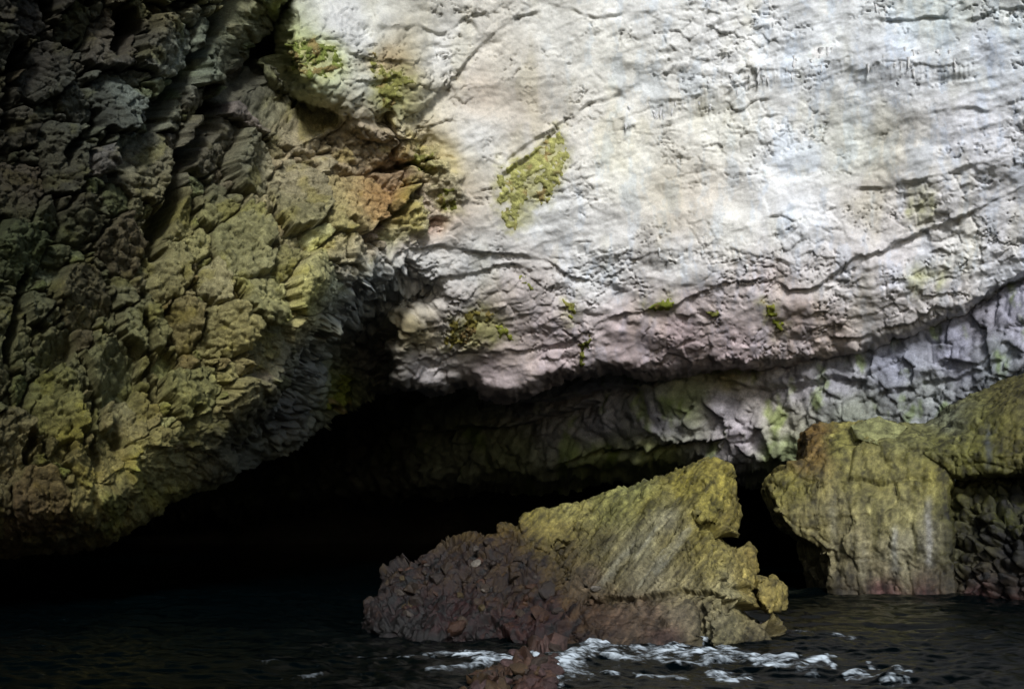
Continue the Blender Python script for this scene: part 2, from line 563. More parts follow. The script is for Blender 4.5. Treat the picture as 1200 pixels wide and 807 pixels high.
for ln, h, w in [([(690, 408), (698, 385), (715, 372), (760, 360), (800, 352), (850, 328), (890, 322), (925, 334), (960, 330), (1000, 300), (1060, 278), (1130, 250), (1215, 214)], 0.5, 16),
                 ([(660, 15), (600, 22), (560, 55), (535, 82), (520, 102), (480, 130), (450, 148), (400, 142)][::-1], 0.40, 12),
                 ([(640, 8), (700, 18), (740, 16), (800, 22)], 0.22, 9),
                 ([(380, -10), (420, 24), (470, 36), (520, 34), (560, 18), (590, 12)], 0.28, 10),
                 ([(352, 42), (400, 55), (432, 66), (480, 80), (520, 92)], 0.30, 9),
                 ([(345, 75), (380, 96), (430, 98), (480, 90)], 0.3, 8),
                 ([(385, 130), (420, 134), (470, 132)], 0.3, 8),
                 ([(560, 180), (590, 190), (625, 165), (655, 148), (700, 120), (760, 92)], 0.35, 10),
                 ([(585, 200), (620, 184), (655, 150)], 0.5, 10),
                 ([(450, 300), (500, 288), (560, 292), (620, 300), (690, 330), (740, 345)], 0.42, 13),
                 ([(480, 330), (540, 318), (600, 312), (650, 318)], 0.35, 10),
                 ([(480, 420), (560, 408), (640, 405), (700, 385)], 0.25, 10),
                 ([(690, 85), (740, 120), (800, 118)], 0.12, 12),
                 ([(1000, 222), (1040, 218), (1080, 208), (1120, 195), (1210, 190)], 0.3, 14),
                 ([(1010, 18), (1060, 22), (1130, 20), (1215, 2)], 0.35, 9),
                 ([(1090, 130), (1150, 128), (1215, 108)], 0.22, 9),
                 ([(910, 470), (960, 428), (1010, 412), (1080, 388), (1140, 362), (1215, 333)], 0.1, 8),
                 ([(940, 405), (1010, 388), (1080, 368), (1150, 345), (1215, 318)], 0.45, 12)]:
    pale = pale + ledge(ln, SX, SY, h * 0.38, w, 3.2, BRK)
hair = np.abs(fbm(bx * 2.2 + 0.3 * n_a, by * 4.2 + 0.3 * n_b, PX * 0 + 6, 4, 18, gain=0.6))
hmask = sstep(0.0, 0.3, fbm(PX / 70, PY / 50, PX * 0 + 1, 3, 19) + 0.2 * rough_zone)
pale = pale - 0.11 * sstep(0.035, 0.0, hair) * hmask
alc_m = sstep(0.05, 0.5, alc) * sstep(280, 330, PY)
e5, s5 = crack_blocks(wxyz[0] * 1.7 + .3 * n_a, wxyz[1] * .9, wxyz[2] * 1.9, 25)
e6, s6 = crack_blocks(wxyz[0] * 4.5, wxyz[1] * 2.2, wxyz[2] * 5, 26)
pale = pale + alc_m * (0.42 * s5 - 0.2 * sstep(.1, 0, e5) + 0.15 * s6 - 0.06 * sstep(.1, 0, e6))
# hanging drips of flowstone hold a small apron out from the face
for ln in [[(735, 138), (790, 118), (830, 105), (870, 100), (890, 88)], [(880, 88), (940, 80), (985, 66)], [(1010, 84), (1060, 72), (1100, 76), (1130, 72)], [(770, 300), (850, 296), (930, 306)]]:
    d, s, p = line_dist(ln, WX, WY)
    pale = pale + 0.07 * sstep(26, 4, d) * np.where(s > 0, 0.4 + 1.0 * np.abs(perlin(PX / 5.0, PY / 40, PX * 0, 16)), 1)

# --- the fractured flank: stones in a weighted cell pattern
a0 = math.radians(62)
ux = PX + 13 * n_a + 5 * n_c
uy = PY + 13 * n_b + 5 * n_d
pts, rad = [], []
cand = rng.uniform([-170, -150], [560, 690], (26000, 2))
crad = np.clip(np.exp(rng.normal(2.3, 0.62, 26000)), 4.5, 36)
crad = np.sort(crad)[::-1]
fp = inside(FR_POLY, cand[:, 0], cand[:, 1])
for (x, y), r, ok in zip(cand, crad, fp):
    if not ok:
        continue
    if pts:
        q = np.array(pts)
        if (np.hypot(q[:, 0] - x, (q[:, 1] - y) * 0.8) < 0.78 * (np.array(rad) + r)).any():
            continue
    pts.append((x, y))
    rad.append(r)
pts, rad = np.array(pts), np.array(rad)
NS = len(pts)
sel = mF > 0.02
sx, sy = ux[sel], uy[sel]
F1 = np.full(sx.shape, 1e9)
F2 = np.full(sx.shape, 1e9)
ID = np.zeros(sx.shape, np.int32)
ang = rng.normal(math.radians(70), 0.5, NS)
stretch = rng.uniform(0.75, 1.0, NS)
for i in range(NS):
    ddx, ddy = sx - pts[i, 0], sy - pts[i, 1]
    c, s_ = math.cos(ang[i]), math.sin(ang[i])
    al, ac = (ddx * c + ddy * s_) * stretch[i], -ddx * s_ + ddy * c
    d = (0.55 * np.hypot(al, ac) + 0.45 * np.maximum(np.abs(al), np.abs(ac))) - 0.85 * rad[i]
    m = d < F1
    F2 = np.where(m, F1, np.minimum(F2, d))
    ID = np.where(m, i, ID)
    F1 = np.where(m, d, F1)
edge = np.full(PX.shape, 30.0)
edge[sel] = F2 - F1
cell = np.full(PX.shape, -1, np.int32)
cell[sel] = ID
mpx = D / FPX                                           # metres per pixel at the wall
off = rng.normal(0.02, 0.13, NS) + 0.1 * np.clip(rad / 20 - 0.6, 0, 1)
off[rng.random(NS) < 0.07] -= 0.55
tx, ty = rng.normal(0, 0.4, NS), rng.normal(0, 0.4, NS)
ci = np.clip(cell, 0, NS - 1)
ex = (ux - pts[ci, 0]) * mpx
ey = (uy - pts[ci, 1]) * mpx
round_ = np.clip(edge / (1.4 * rad[ci]), 0, 1)
stone_h = 0.8 * off[ci] + np.clip(1.3 * (tx[ci] * ex + ty[ci] * ey), -0.3, 0.3) + 0.06 * np.sqrt(round_ + 1e-4) * np.clip(rad[ci] / 14, 0.5, 1.6)
gap = sstep(0.2, 4.0, edge + 1.5 * n_c)
e2, s2 = crack_blocks(wxyz[0] * 4.2 + .3 * n_c, wxyz[1] * 2.6, wxyz[2] * 4.6 + .3 * n_d, 21)
e3, s3 = crack_blocks(wxyz[0] * 7, wxyz[1] * 3.5, wxyz[2] * 7, 22)
fine = 0.10 * s2 - 0.07 * sstep(0.12, 0, e2) + 0.06 * s3 - 0.03 * sstep(0.1, 0, e3) + 0.06 * fbm(wxyz[0] * 5, wxyz[1] * 4, wxyz[2] * 5, 4, 23, gain=0.6)
steep = 0.2 + 0.8 * sstep(0.25, 0.7, FACING)             # pieces seen edge-on stand out less
steep = steep * (1 - 0.7 * sstep(130, 60, above) * sstep(330, 250, PX))
fract = (-0.34 * (1 - gap) + stone_h * gap) * steep + fine * (0.5 + 0.5 * steep) + 0.45 * fbm(wxyz[0] * 0.45, wxyz[1] * 0.3, wxyz[2] * 0.35, 3, 24)
for ln, h, w in [([(330, 20), (305, 60), (285, 95), (250, 140), (222, 180), (200, 235), (188, 275), (190, 310)], 1.1, 13),
                 ([(175, 160), (200, 110), (235, 60), (275, 20), (300, -30)], 0.8, 10), ([(150, 10), (145, 45), (130, 70)], 0.8, 13), ([(85, 40), (82, 80)], 0.8, 7),
                 ([(12, 40), (10, 90), (6, 150)], 0.7, 9), ([(60, -20), (55, 20)], 0.7, 10), ([(40, 310), (20, 360), (8, 440)], 0.6, 8),
                 ([(165, 330), (175, 400), (190, 470)], 0.5, 7), ([(72, 195), (95, 160), (110, 120)], 0.5, 7), ([(236, 470), (230, 520), (222, 545)], 0.35, 9),
                 ([(118, 455), (112, 500), (120, 560), (112, 620)], 0.22, 6), ([(40, 510), (38, 545)], 0.5, 7), ([(150, 490), (160, 540), (150, 600)], 0.2, 6),
                 ([(318, 240), (322, 275), (310, 290)], 0.3, 5), ([(400, 250), (428, 285), (440, 262), (475, 240), (500, 222)], 0.45, 6), ([(440, 205), (480, 196), (510, 210)], 0.35, 5)]:
    fract = fract + trench(ln, ux, uy, h * 1.7, w) * steep
disp = pale * (1 - mF) + fract * mF
calm = sstep(-4, 18, above)
PW = P0 + NRM * (disp * (0.45 + 0.55 * calm))[..., None]

# --- rock colours (albedo)
C = colour_field([
    (30, 60, .085, .078, .066), (150, 40, .085, .085, .07), (60, 200, .10, .095, .07), (120, 130, .12, .13, .115), (150, 115, .26, .30, .29), (215, 65, .24, .28, .25), (165, 15, .16, .15, .08),
    (40, 290, .10, .12, .06), (110, 330, .12, .12, .07), (30, 430, .11, .115, .06), (100, 420, .15, .145, .075), (90, 540, .17, .155, .06), (130, 580, .25, .23, .09), (170, 540, .27, .25, .10),
    (20, 620, .13, .105, .05), (60, 640, .09, .075, .04), (180, 600, .22, .21, .08), (215, 480, .24, .22, .09), (250, 440, .28, .26, .12), (200, 390, .22, .20, .09), (150, 450, .19, .19, .10), (240, 260, .24, .23, .12),
    (260, 200, .17, .165, .12), (290, 100, .10, .10, .08), (245, 140, .18, .18, .14), (290, 280, .27, .25, .13), (340, 260, .34, .31, .18), (360, 200, .40, .35, .25), (330, 350, .36, .33, .17), (285, 400, .34, .31, .15), (380, 280, .40, .37, .22), (350, 360, .38, .36, .17),
    (420, 170, .44, .37, .26), (470, 205, .42, .30, .19), (450, 235, .34, .21, .11), (510, 190, .45, .38, .20), (500, 250, .48, .38, .30), (430, 150, .48, .40, .30),
    (400, 350, .36, .38, .37), (360, 430, .26, .27, .25), (400, 450, .15, .17, .05), (440, 420, .12, .11, .09), (440, 340, .42, .44, .43), (330, 480, .12, .12, .11), (280, 540, .08, .08, .06),
    (350, 60, .30, .33, .14), (385, 70, .46, .50, .30), (430, 100, .50, .50, .44), (450, 110, .36, .36, .14), (420, 40, .54, .54, .52), (400, 20, .50, .50, .49), (450, 80, .34, .26, .16),
    (520, 60, .58, .57, .54), (600, 80, .52, .49, .43), (570, 110, .50, .44, .37), (590, 120, .51, .46, .39), (560, 160, .60, .59, .56), (650, 40, .62, .61, .57), (720, 60, .66, .65, .60), (760, 20, .68, .68, .66),
    (850, 60, .68, .68, .67), (950, 60, .68, .70, .72), (1050, 80, .67, .69, .72), (1150, 60, .62, .65, .70), (1100, 10, .60, .63, .60), (1180, 20, .62, .64, .62), (850, 150, .68, .67, .61), (780, 220, .50, .465, .39), (800, 255, .51, .47, .41), (820, 235, .53, .49, .43), (740, 200, .67, .66, .60),
    (920, 190, .68, .69, .70), (1000, 170, .63, .63, .57), (1060, 160, .62, .60, .56), (1130, 160, .67, .67, .70), (930, 260, .69, .70, .72), (860, 270, .66, .65, .61), (700, 280, .66, .65, .63), (640, 250, .64, .64, .63),
    (1060, 250, .55, .52, .50), (1030, 235, .56, .53, .49), (1150, 240, .64, .63, .64), (1130, 300, .66, .65, .62), (1180, 290, .63, .62, .64), (1050, 310, .64, .61, .62), (980, 330, .62, .59, .58), (700, 320, .60, .60, .60), (800, 310, .65, .64, .63),
    (560, 310, .50, .50, .49), (500, 320, .54, .53, .51), (540, 350, .46, .43, .41), (600, 350, .46, .41, .39), (520, 380, .42, .38, .34), (490, 390, .32, .27, .15), (560, 380, .36, .31, .17), (620, 390, .47, .40, .40),
    (500, 430, .40, .37, .37), (580, 430, .44, .37, .37), (650, 420, .47, .39, .39), (740, 400, .50, .41, .41), (800, 390, .49, .39, .395), (860, 400, .50, .41, .415), (940, 370, .42, .34, .31), (960, 400, .44, .37, .35), (820, 360, .44, .38, .37), (900, 340, .48, .42, .41),
    (1050, 370, .46, .43, .42), (1120, 340, .56, .53, .52), (1180, 330, .46, .47, .50), (1300, 200, .62, .62, .63), (1300, 0, .60, .62, .62)], WX, WY)
tone = 1 + 0.22 * fbm(PX / 45, PY / 45, PX * 0, 5, 30, gain=0.6) + 0.12 * n_c
C = C * tone[..., None]
# bluish calcite runs and cream staining on the pale wall, in near-vertical streaks
run = sstep(0.05, 0.4, fbm(PX / 17 + 0.5 * n_a + 0.2 * n_c, PY / 70 + 0.3 * n_d, PX * 0, 5, 31, gain=.65) + 0.25 * fbm(PX / 80, PY / 80, PX * 0, 2, 32)) * (1 - mF) * sstep(560, 720, PX)
C = C * (1 - run[..., None] * np.array([.09, .045, -.02]))
cream = sstep(0.05, 0.45, fbm(PX / 50, PY / 110, PX * 0 + 4, 4, 33)) * (1 - mF)
C = C * (1 - cream[..., None] * np.array([.02, .035, .10]))
speck = sstep(0.28, 0.5, fbm(PX / 9, PY / 9, PX * 0 + 4, 3, 34)) * (0.4 + 0.6 * rough_zone)
C = C * (1 - 0.22 * speck[..., None])
# per-stone colour on the flank
cj = rng.normal(1, 0.15, (NS, 1)) * (1 + rng.normal(0, 0.035, (NS, 3)))
green = (rng.random(NS) < 0.15)[:, None] * np.array([-.08, 0.0, -.22])
pale_st = (rng.random(NS) < 0.05)[:, None] * np.array([.25, .3, .5])
cj = np.clip(cj * (1 + green + pale_st), 0.45, 1.9)
cm = (mF * gap)[..., None]
C = C * (1 - cm) + C * cj[ci] * cm
# yellow-green algae film
film = sstep(0.12, 0.4, fbm(PX / 38, PY / 38, PX * 0 + 8, 4, 35)) * mF * 0.75
C = C * (1 - film[..., None]) + film[..., None] * C * np.array([1.0, 0.98, .62])
AREAS = [(1080, 240, 9, 26), (1068, 238, 5, 18), (1092, 240, 4, 22), (1075, 330, 10, 22), (1108, 330, 6, 18), (1085, 322, 22, 12)]
for x, y, rx, ry in AREAS:                              # green runs below seeps
    q = np.exp(-(((WX - x) / rx) ** 2 + ((WY - y) / ry) ** 2) * 1.2) * (0.55 + 0.5 * n_c)
    q = np.clip(q, 0, 0.8)[..., None]
    C = C * (1 - q) + q * np.array([.42, .42, .20])
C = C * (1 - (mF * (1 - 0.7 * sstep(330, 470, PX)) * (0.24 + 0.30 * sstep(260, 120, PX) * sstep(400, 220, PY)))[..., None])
C = C * (1 - (mF * sstep(520, 380, PX))[..., None] * np.array([.10, .13, .26]))
C = C * (1 - (1 - mF)[..., None] * np.array([.02, .0, -.02]))
C = np.clip(C, 0.012, 0.78)

MOSS_STAIN = [([(582, 198), (605, 190), (630, 172), (655, 150), (668, 172), (662, 205), (645, 238), (632, 245), (605, 275), (592, 268), (584, 240)], .75), ([(330, 52), (365, 45), (398, 58), (402, 80), (370, 92), (335, 80)], .7),
              ([(432, 60), (452, 84), (470, 80), (486, 96), (470, 106), (462, 128), (448, 128), (440, 104)], .7), ([(516, 392), (528, 375), (545, 362), (578, 360), (600, 396), (545, 400), (525, 405)], .7), ([(894, 352), (906, 352), (920, 378), (918, 392), (902, 378)], .7),
              ([(478, 182), (505, 178), (508, 198), (486, 205)], .6), ([(508, 225), (528, 222), (538, 250), (522, 246)], .6), ([(756, 358), (788, 350), (784, 366), (768, 368)], .6), ([(660, 352), (674, 352), (676, 372), (662, 376)], .6)]
for poly, k in MOSS_STAIN:
    q = (region(poly, PX + 14 * n_c, PY + 14 * n_d, 11) * np.clip(k + .5 * n_c, 0, .9))[..., None]
    C = C * (1 - q) + q * np.array([.36, .35, .15])
# --- split the sheet: pale wall, mossy ledge, fractured flank base, stones
Q = quads(H, W)
keep = (above.ravel()[Q] > -5).all(1)
Vf, Cf = PW.reshape(-1, 3), C.reshape(-1, 3)
mFf, cellf = mF.ravel(), cell.ravel()
q_fr = mFf[Q[:, 0]] > 0.5
q_cell = np.where(q_fr, cellf[Q[:, 0]], -1)
inview = (PX.ravel() > -12) & (PX.ravel() < 1212) & (PY.ravel() > -12)
cnt = np.bincount(q_cell[(q_cell >= 0) & keep & inview[Q[:, 0]]], minlength=NS)
chosen = np.argsort(-cnt)[:296]
chosen = chosen[cnt[chosen] > 30]
is_ch = np.zeros(NS + 1, bool)
is_ch[chosen] = True
vsel = is_ch[np.where(mFf > 0.5, cellf, NS)]
base_v = Vf.copy()
base_v[vsel] -= NRM.reshape(-1, 3)[vsel] * 0.13
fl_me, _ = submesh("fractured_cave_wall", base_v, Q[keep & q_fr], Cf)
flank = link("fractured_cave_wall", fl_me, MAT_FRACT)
tag(flank, "dark olive fractured rock wall of packed broken stones, left of the white face", "cave wall", "structure")
order = np.argsort(q_cell, kind='stable')
starts = np.searchsorted(q_cell[order], np.arange(NS + 1))
for k in chosen:
    idx = order[starts[k]:starts[k + 1]]
    idx = idx[keep[idx]]
    if len(idx) < 12:
        continue
    me, c = submesh("stone", Vf, Q[idx], Cf)
    o = link("stone", me, MAT_FRACT, flank)
    recentre(o, c)
q_led = inside([(322, 68), (345, 15), (400, 0), (470, 38), (520, 34), (520, 92), (470, 135), (420, 140), (372, 122), (345, 100)], WX.ravel()[Q[:, 0]], WY.ravel()[Q[:, 0]]) & ~q_fr
low_line = [(640, 408), (690, 408), (698, 385), (715, 372), (760, 360), (800, 352), (850, 328), (890, 322), (925, 334), (960, 330), (1000, 300), (1060, 278), (1130, 250), (1215, 214), (1400, 160), (1400, 500), (640, 520)]
q_low = inside(low_line, WX.ravel()[Q[:, 0]], WY.ravel()[Q[:, 0]]) & ~q_fr
pw_me, _ = submesh("pale_cave_wall", Vf, Q[keep & ~q_fr & ~q_led & ~q_low], Cf)
pale_wall = link("pale_cave_wall", pw_me, MAT_PALE)
tag(pale_wall, "bright white limestone cave wall hanging over the dark hollow", "cave wall", "structure")
me, c = submesh("ledge", Vf, Q[keep & q_led], Cf)
o = link("ledge", me, MAT_PALE, pale_wall)
o['label'] = "grey ledge streaked with green moss beside the dark crevice"
recentre(o, c)
me, c = submesh("lower_band", Vf, Q[keep & q_low], Cf)
o = link("lower_band", me, MAT_PALE, pale_wall)
o['label'] = "pinkish rock band along the lower edge"
recentre(o, c)

# ------------------------------------------------------------------ moss cushions on the pale wall
def largest_piece(F):
    """The faces of the largest connected piece."""
    if len(F) == 0:
        return F
    used, inv = np.unique(F, return_inverse=True)
    inv = inv.reshape(F.shape)
    lab = np.arange(len(used))
    for _ in range(4000):
        low = lab[inv].min(1)
        new = lab.copy()
        np.minimum.at(new, inv.ravel(), np.repeat(low, F.shape[1]))
        if (new == lab).all():
            break
        lab = new
    fl = lab[inv[:, 0]]
    return F[fl == np.bincount(fl).argmax()]

def moss_patch(poly, col, label, thick=0.02):
    X, Y = PX + 7 * n_c, PY + 7 * n_d
    x0, x1 = min(p[0] for p in poly) - 30, max(p[0] for p in poly) + 30
    y0, y1 = min(p[1] for p in poly) - 30, max(p[1] for p in poly) + 30
    i0, i1 = np.searchsorted(gx, [x0, x1])
    j0, j1 = np.searchsorted(gy, [y0, y1])
    sl = (slice(j0, j1), slice(i0, i1))
    m = region(poly, X[sl], Y[sl], 5.0)
    pxs, pys = PX[sl], PY[sl]
    clump = fbm(pxs / 6, pys / 6, pxs * 0, 3, 41)
    hole = sstep(0.05, 0.4, fbm(pxs / 14, pys / 14, pxs * 0, 3, 42))
    lift = -0.05 + (thick + 0.05) * sstep(0.35, 0.85, m + 0.3 * clump - 0.6 * hole + 0.45 * fbm(pxs / 3.5, pys / 3.5, pxs * 0, 2, 45)) + 0.05 * clump * m
    V = PW[sl] + NRM[sl] * lift[..., None]
    t = 1 + 0.5 * fbm(pxs / 8, pys / 8, pxs * 0, 3, 43)
    c = np.array(col)[None, None] * 0.8 * t[..., None]
    brown = sstep(0.1, 0.4, fbm(pxs / 18, pys / 18, pxs * 0 + 2, 3, 44))[..., None]
    c = c * (1 - 0.75 * brown) + 0.75 * brown * np.array([.24, .17, .08])
    F = quads(*m.shape)
    F = largest_piece(F[(lift.ravel()[F] > -0.045).any(1)])
    if len(F) < 8:
        return
    me, ce = submesh("moss_patch", V.reshape(-1, 3), F, np.clip(c, .01, .6).reshape(-1, 3))
    o = link("moss_patch", me, MAT_MOSS)
    recentre(o, ce)
    tag(o, label, "moss", group="moss on the pale wall")

moss_patch([(582, 198), (605, 190), (630, 172), (655, 150), (668, 172), (662, 205), (645, 238), (632, 245), (628, 215), (612, 245), (605, 275), (592, 268), (584, 240)], (.38, .38, .14),
           "large bright green moss patch in a hollow of the white wall")
moss_patch([(330, 52), (365, 45), (398, 58), (402, 80), (370, 92), (335, 80)], (.20, .24, .06), "green moss on the grey ledge beside the dark crevice")
moss_patch([(432, 60), (445, 68), (452, 84), (470, 80), (486, 96), (470, 106), (462, 128), (448, 128), (440, 104), (434, 84)], (.26, .26, .08), "brown and green moss in the notch of the grey ledge")
moss_patch([(516, 392), (528, 375), (545, 362), (578, 360), (580, 372), (560, 380), (545, 398), (525, 405)], (.22, .19, .05), "olive brown moss patch low on the pinkish rock, over the cave mouth")
moss_patch([(578, 380), (596, 388), (604, 398), (590, 400)], (.24, .26, .05), "small green moss strip beside the olive brown patch")
moss_patch([(606, 318), (616, 326), (626, 345), (618, 340)], (.26, .28, .08), "thin green moss streak under the white ledge")
moss_patch([(660, 352), (674, 352), (676, 372), (662, 376)], (.24, .25, .06), "small dark green moss tuft left of the long crack")
moss_patch([(678, 405), (690, 392), (694, 412), (680, 430)], (.20, .22, .05), "moss at the lower end of the long crack")
moss_patch([(756, 358), (772, 352), (788, 350), (784, 366), (768, 368)], (.24, .28, .05), "green moss lining the long crack above the pink rock")
moss_patch([(894, 352), (906, 352), (920, 378), (918, 392), (902, 378)], (.24, .27, .04), "slanting bright green moss strip on the pink rock")
moss_patch([(818, 366), (845, 362), (842, 372), (822, 374)], (.24, .25, .07), "faint short green moss strip on the pink rock")
moss_patch([(478, 182), (505, 178), (508, 198), (486, 205)], (.26, .26, .08), "moss on the brown broken rock beside the white wall")
moss_patch([(508, 225), (528, 222), (538, 250), (522, 246)], (.24, .25, .06), "small moss tuft at the edge of brown and white rock")
moss_patch([(400, 440), (416, 442), (412, 470), (392, 485), (380, 480)], (.16, .18, .03), "dim green moss on the rim of the black hollow", 0.12)

# ------------------------------------------------------------------ stalactites
def stalactite(length, r, seed):
    rs = np.random.default_rng(seed)
    n, k = 7, 6
    V, F = [], []
    for j in range(k):
        t = j / (k - 1)
        rr = r * (1 - t) ** 0.75 * (1 + 0.2 * rs.normal()) + 0.003
        cxx, cyy = 0.25 * r * rs.normal(), 0.25 * r * rs.normal()
        for i in range(n):
            V.append((cxx + rr * math.cos(i * 2 * math.pi / n), cyy + rr * math.sin(i * 2 * math.pi / n), 0.3 * length - t * length * 1.3))
    for j in range(k - 1):
        for i in range(n):
            F.append((j * n + i, j * n + (i + 1) % n, (j + 1) * n + (i + 1) % n, (j + 1) * n + i))
    return mesh_np("stalactite", np.array(V), np.array(F), np.tile([.60, .61, .62], (len(V), 1)))

drip_meshes = [stalactite(l, r, s) for s, (l, r) in enumerate([(.28, .08), (.36, .09), (.22, .07), (.45, .10), (.30, .08), (.24, .09)])]
for m_ in drip_meshes:
    m_.materials.append(MAT_PALE)
for ln, cnt_ in [([(735, 136), (790, 116), (830, 104), (870, 98), (892, 86)], 26), ([(880, 88), (940, 78), (985, 64)], 16), ([(1005, 84), (1060, 72), (1100, 76), (1130, 74)], 16), ([(770, 298), (850, 294), (930, 304)], 8), ([(1028, 5), (1045, 8)], 4)]:
    L_ = np.array(ln, float)
    for t in np.sort(rng.random(cnt_)):
        x = np.interp(t, np.linspace(0, 1, len(L_)), L_[:, 0]) + rng.normal(0, 2)
        y = np.interp(t, np.linspace(0, 1, len(L_)), L_[:, 1]) + rng.normal(0, 9)
        i, j = int(np.clip((x - gx[0]) / STEP, 0, W - 1)), int(np.clip((y - gy[0]) / STEP, 0, H - 1))
        o = bpy.data.objects.new("stalactite", drip_meshes[rng.integers(len(drip_meshes))])
        COL.objects.link(o)
        o.parent = pale_wall
        o.location = PW[j, i] - NRM[j, i] * 0.01
        o.rotation_euler = (rng.normal(0, .06), rng.normal(0, .06), rng.uniform(0, 6.28))
        s = rng.uniform(0.28, 0.6)
        o.scale = (s, s, s * rng.uniform(.7, 1.3))

# ------------------------------------------------------------------ back wall under the overhang
bgx = np.arange(120, 1380, 1.9)
bgy = np.arange(240, 700, 1.9)
BX, BY = np.meshgrid(bgx, bgy)
b_a, b_b = fbm(BX / 45, BY / 45, BX * 0, 4, 70), fbm(BX / 45, BY / 45, BX * 0 + 5, 4, 71)
b_c, b_d = fbm(BX / 12, BY / 12, BX * 0, 3, 72), fbm(BX / 12, BY / 12, BX * 0 + 5, 3, 73)
UX, UY = BX + 9 * b_a + 4 * b_c, BY + 8 * b_b + 3 * b_d
BD = rbf([(120, 300, 54), (120, 650, 54), (300, 300, 48), (300, 650, 48), (420, 500, 42), (500, 450, 37), (500, 540, 38), (600, 450, 34), (600, 560, 35.5), (700, 440, 31.6), (700, 560, 33), (800, 440, 29), (800, 550, 30.5),
          (900, 430, 27.6), (900, 560, 28.4), (1000, 420, 26.2), (1000, 520, 26.6), (1100, 380, 25), (1100, 500, 25.4), (1200, 340, 23.6), (1200, 480, 24.2), (1370, 260, 21), (1370, 450, 21.6),
          (600, 240, 38), (900, 240, 31), (1200, 240, 26), (1370, 660, 23), (1000, 660, 29), (700, 660, 37)], BX, BY)
BLIP = [(120, 620), (300, 600), (480, 575), (600, 566), (660, 562), (740, 556), (800, 545), (850, 552), (890, 556), (930, 566), (1000, 640), (1380, 700)]
blx, bly = np.array(BLIP, float).T
b_above = np.interp(UX, blx, bly) - BY - 4 * b_d
BD = BD + 1.6 * np.clip(1 - b_above / 16, 0, 1.6) ** 2
BP = unproject(BX, BY, BD)
BN = grid_normals(unproject(BX, BY, blur(BD, 10)))
q = BP[..., 0], BP[..., 1], BP[..., 2]
bd = 0.3 * fbm(q[0] * .35, q[1] * .35, q[2] * .5, 3, 74) + 0.06 * fbm(q[0] * 1.5, q[1] * 1.5, q[2] * 1.2, 4, 75) + 0.05 * fbm(BX / 11, BY / 55, BX * 0, 4, 76)
e4, s4 = crack_blocks(q[0] * 1.6, q[1] * 1.0, q[2] * 1.6, 77)
e7, s7 = crack_blocks(q[0] * 3.4, q[1] * 2, q[2] * 3.6, 82)
bd = bd + 0.17 * s4 - 0.06 * sstep(.05, 0, e4) + 0.07 * s7 + 0.06 * fbm(q[0] * 4, q[1] * 4, q[2] * 4, 4, 78, ridged=True)
for ln, h, w in [([(470, 505), (540, 500), (610, 495), (660, 482), (700, 470)], .6, 14), ([(640, 545), (700, 530), (760, 522), (800, 514), (850, 512)], .5, 12), ([(560, 470), (640, 470), (700, 455), (760, 447)], .4, 12),
                 ([(830, 440), (900, 452), (960, 445), (1020, 440)], .3, 10), ([(1000, 470), (1060, 452), (1120, 440), (1200, 400)], .1, 10)]:
    bd = bd + ledge(ln, UX, UY, h, w)
BP = BP + BN * bd[..., None]
BC = colour_field([(200, 500, .03, .03, .02), (350, 540, .03, .03, .02), (450, 520, .045, .045, .025), (520, 500, .09, .10, .055), (600, 540, .10, .11, .05), (700, 545, .13, .15, .05), (770, 535, .17, .19, .06), (700, 490, .22, .22, .22), (640, 490, .16, .16, .14), (780, 490, .25, .25, .25), (810, 470, .16, .18, .08),  # near-black samples at left put the hollow's shade into the colour
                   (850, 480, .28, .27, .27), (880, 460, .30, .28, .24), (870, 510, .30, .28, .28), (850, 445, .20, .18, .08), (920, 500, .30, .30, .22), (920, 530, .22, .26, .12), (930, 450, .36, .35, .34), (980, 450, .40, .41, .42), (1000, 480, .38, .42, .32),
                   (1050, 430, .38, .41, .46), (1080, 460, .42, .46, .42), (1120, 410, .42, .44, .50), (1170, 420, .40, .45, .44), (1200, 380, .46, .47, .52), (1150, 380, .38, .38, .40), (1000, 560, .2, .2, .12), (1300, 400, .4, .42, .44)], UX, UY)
BC = BC * (1 + 0.35 * fbm(BX / 30, BY / 45, BX * 0, 5, 79, gain=.6) + 0.3 * fbm(BX / 9, BY / 60, BX * 0, 3, 80))[..., None]
gr = sstep(.15, .5, fbm(BX / 28, BY / 50, BX * 0 + 3, 4, 81))[..., None]
BC = BC * (1 - gr * np.array([.25, .12, .55]))
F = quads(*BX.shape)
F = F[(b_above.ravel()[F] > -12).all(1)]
me, c = submesh("back_cave_wall", BP.reshape(-1, 3), F, np.clip(BC * (1.0 + .35 * sstep(560, 680, BX) - .72 * sstep(860, 1000, BX))[..., None] * np.array([.97, .95, 1.05]), .01, .6).reshape(-1, 3))  # colour raised in the middle to offset the shade under the lip
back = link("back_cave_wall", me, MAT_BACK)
tag(back, "grey streaked rock wall set back under the white overhang", "cave wall", "structure")

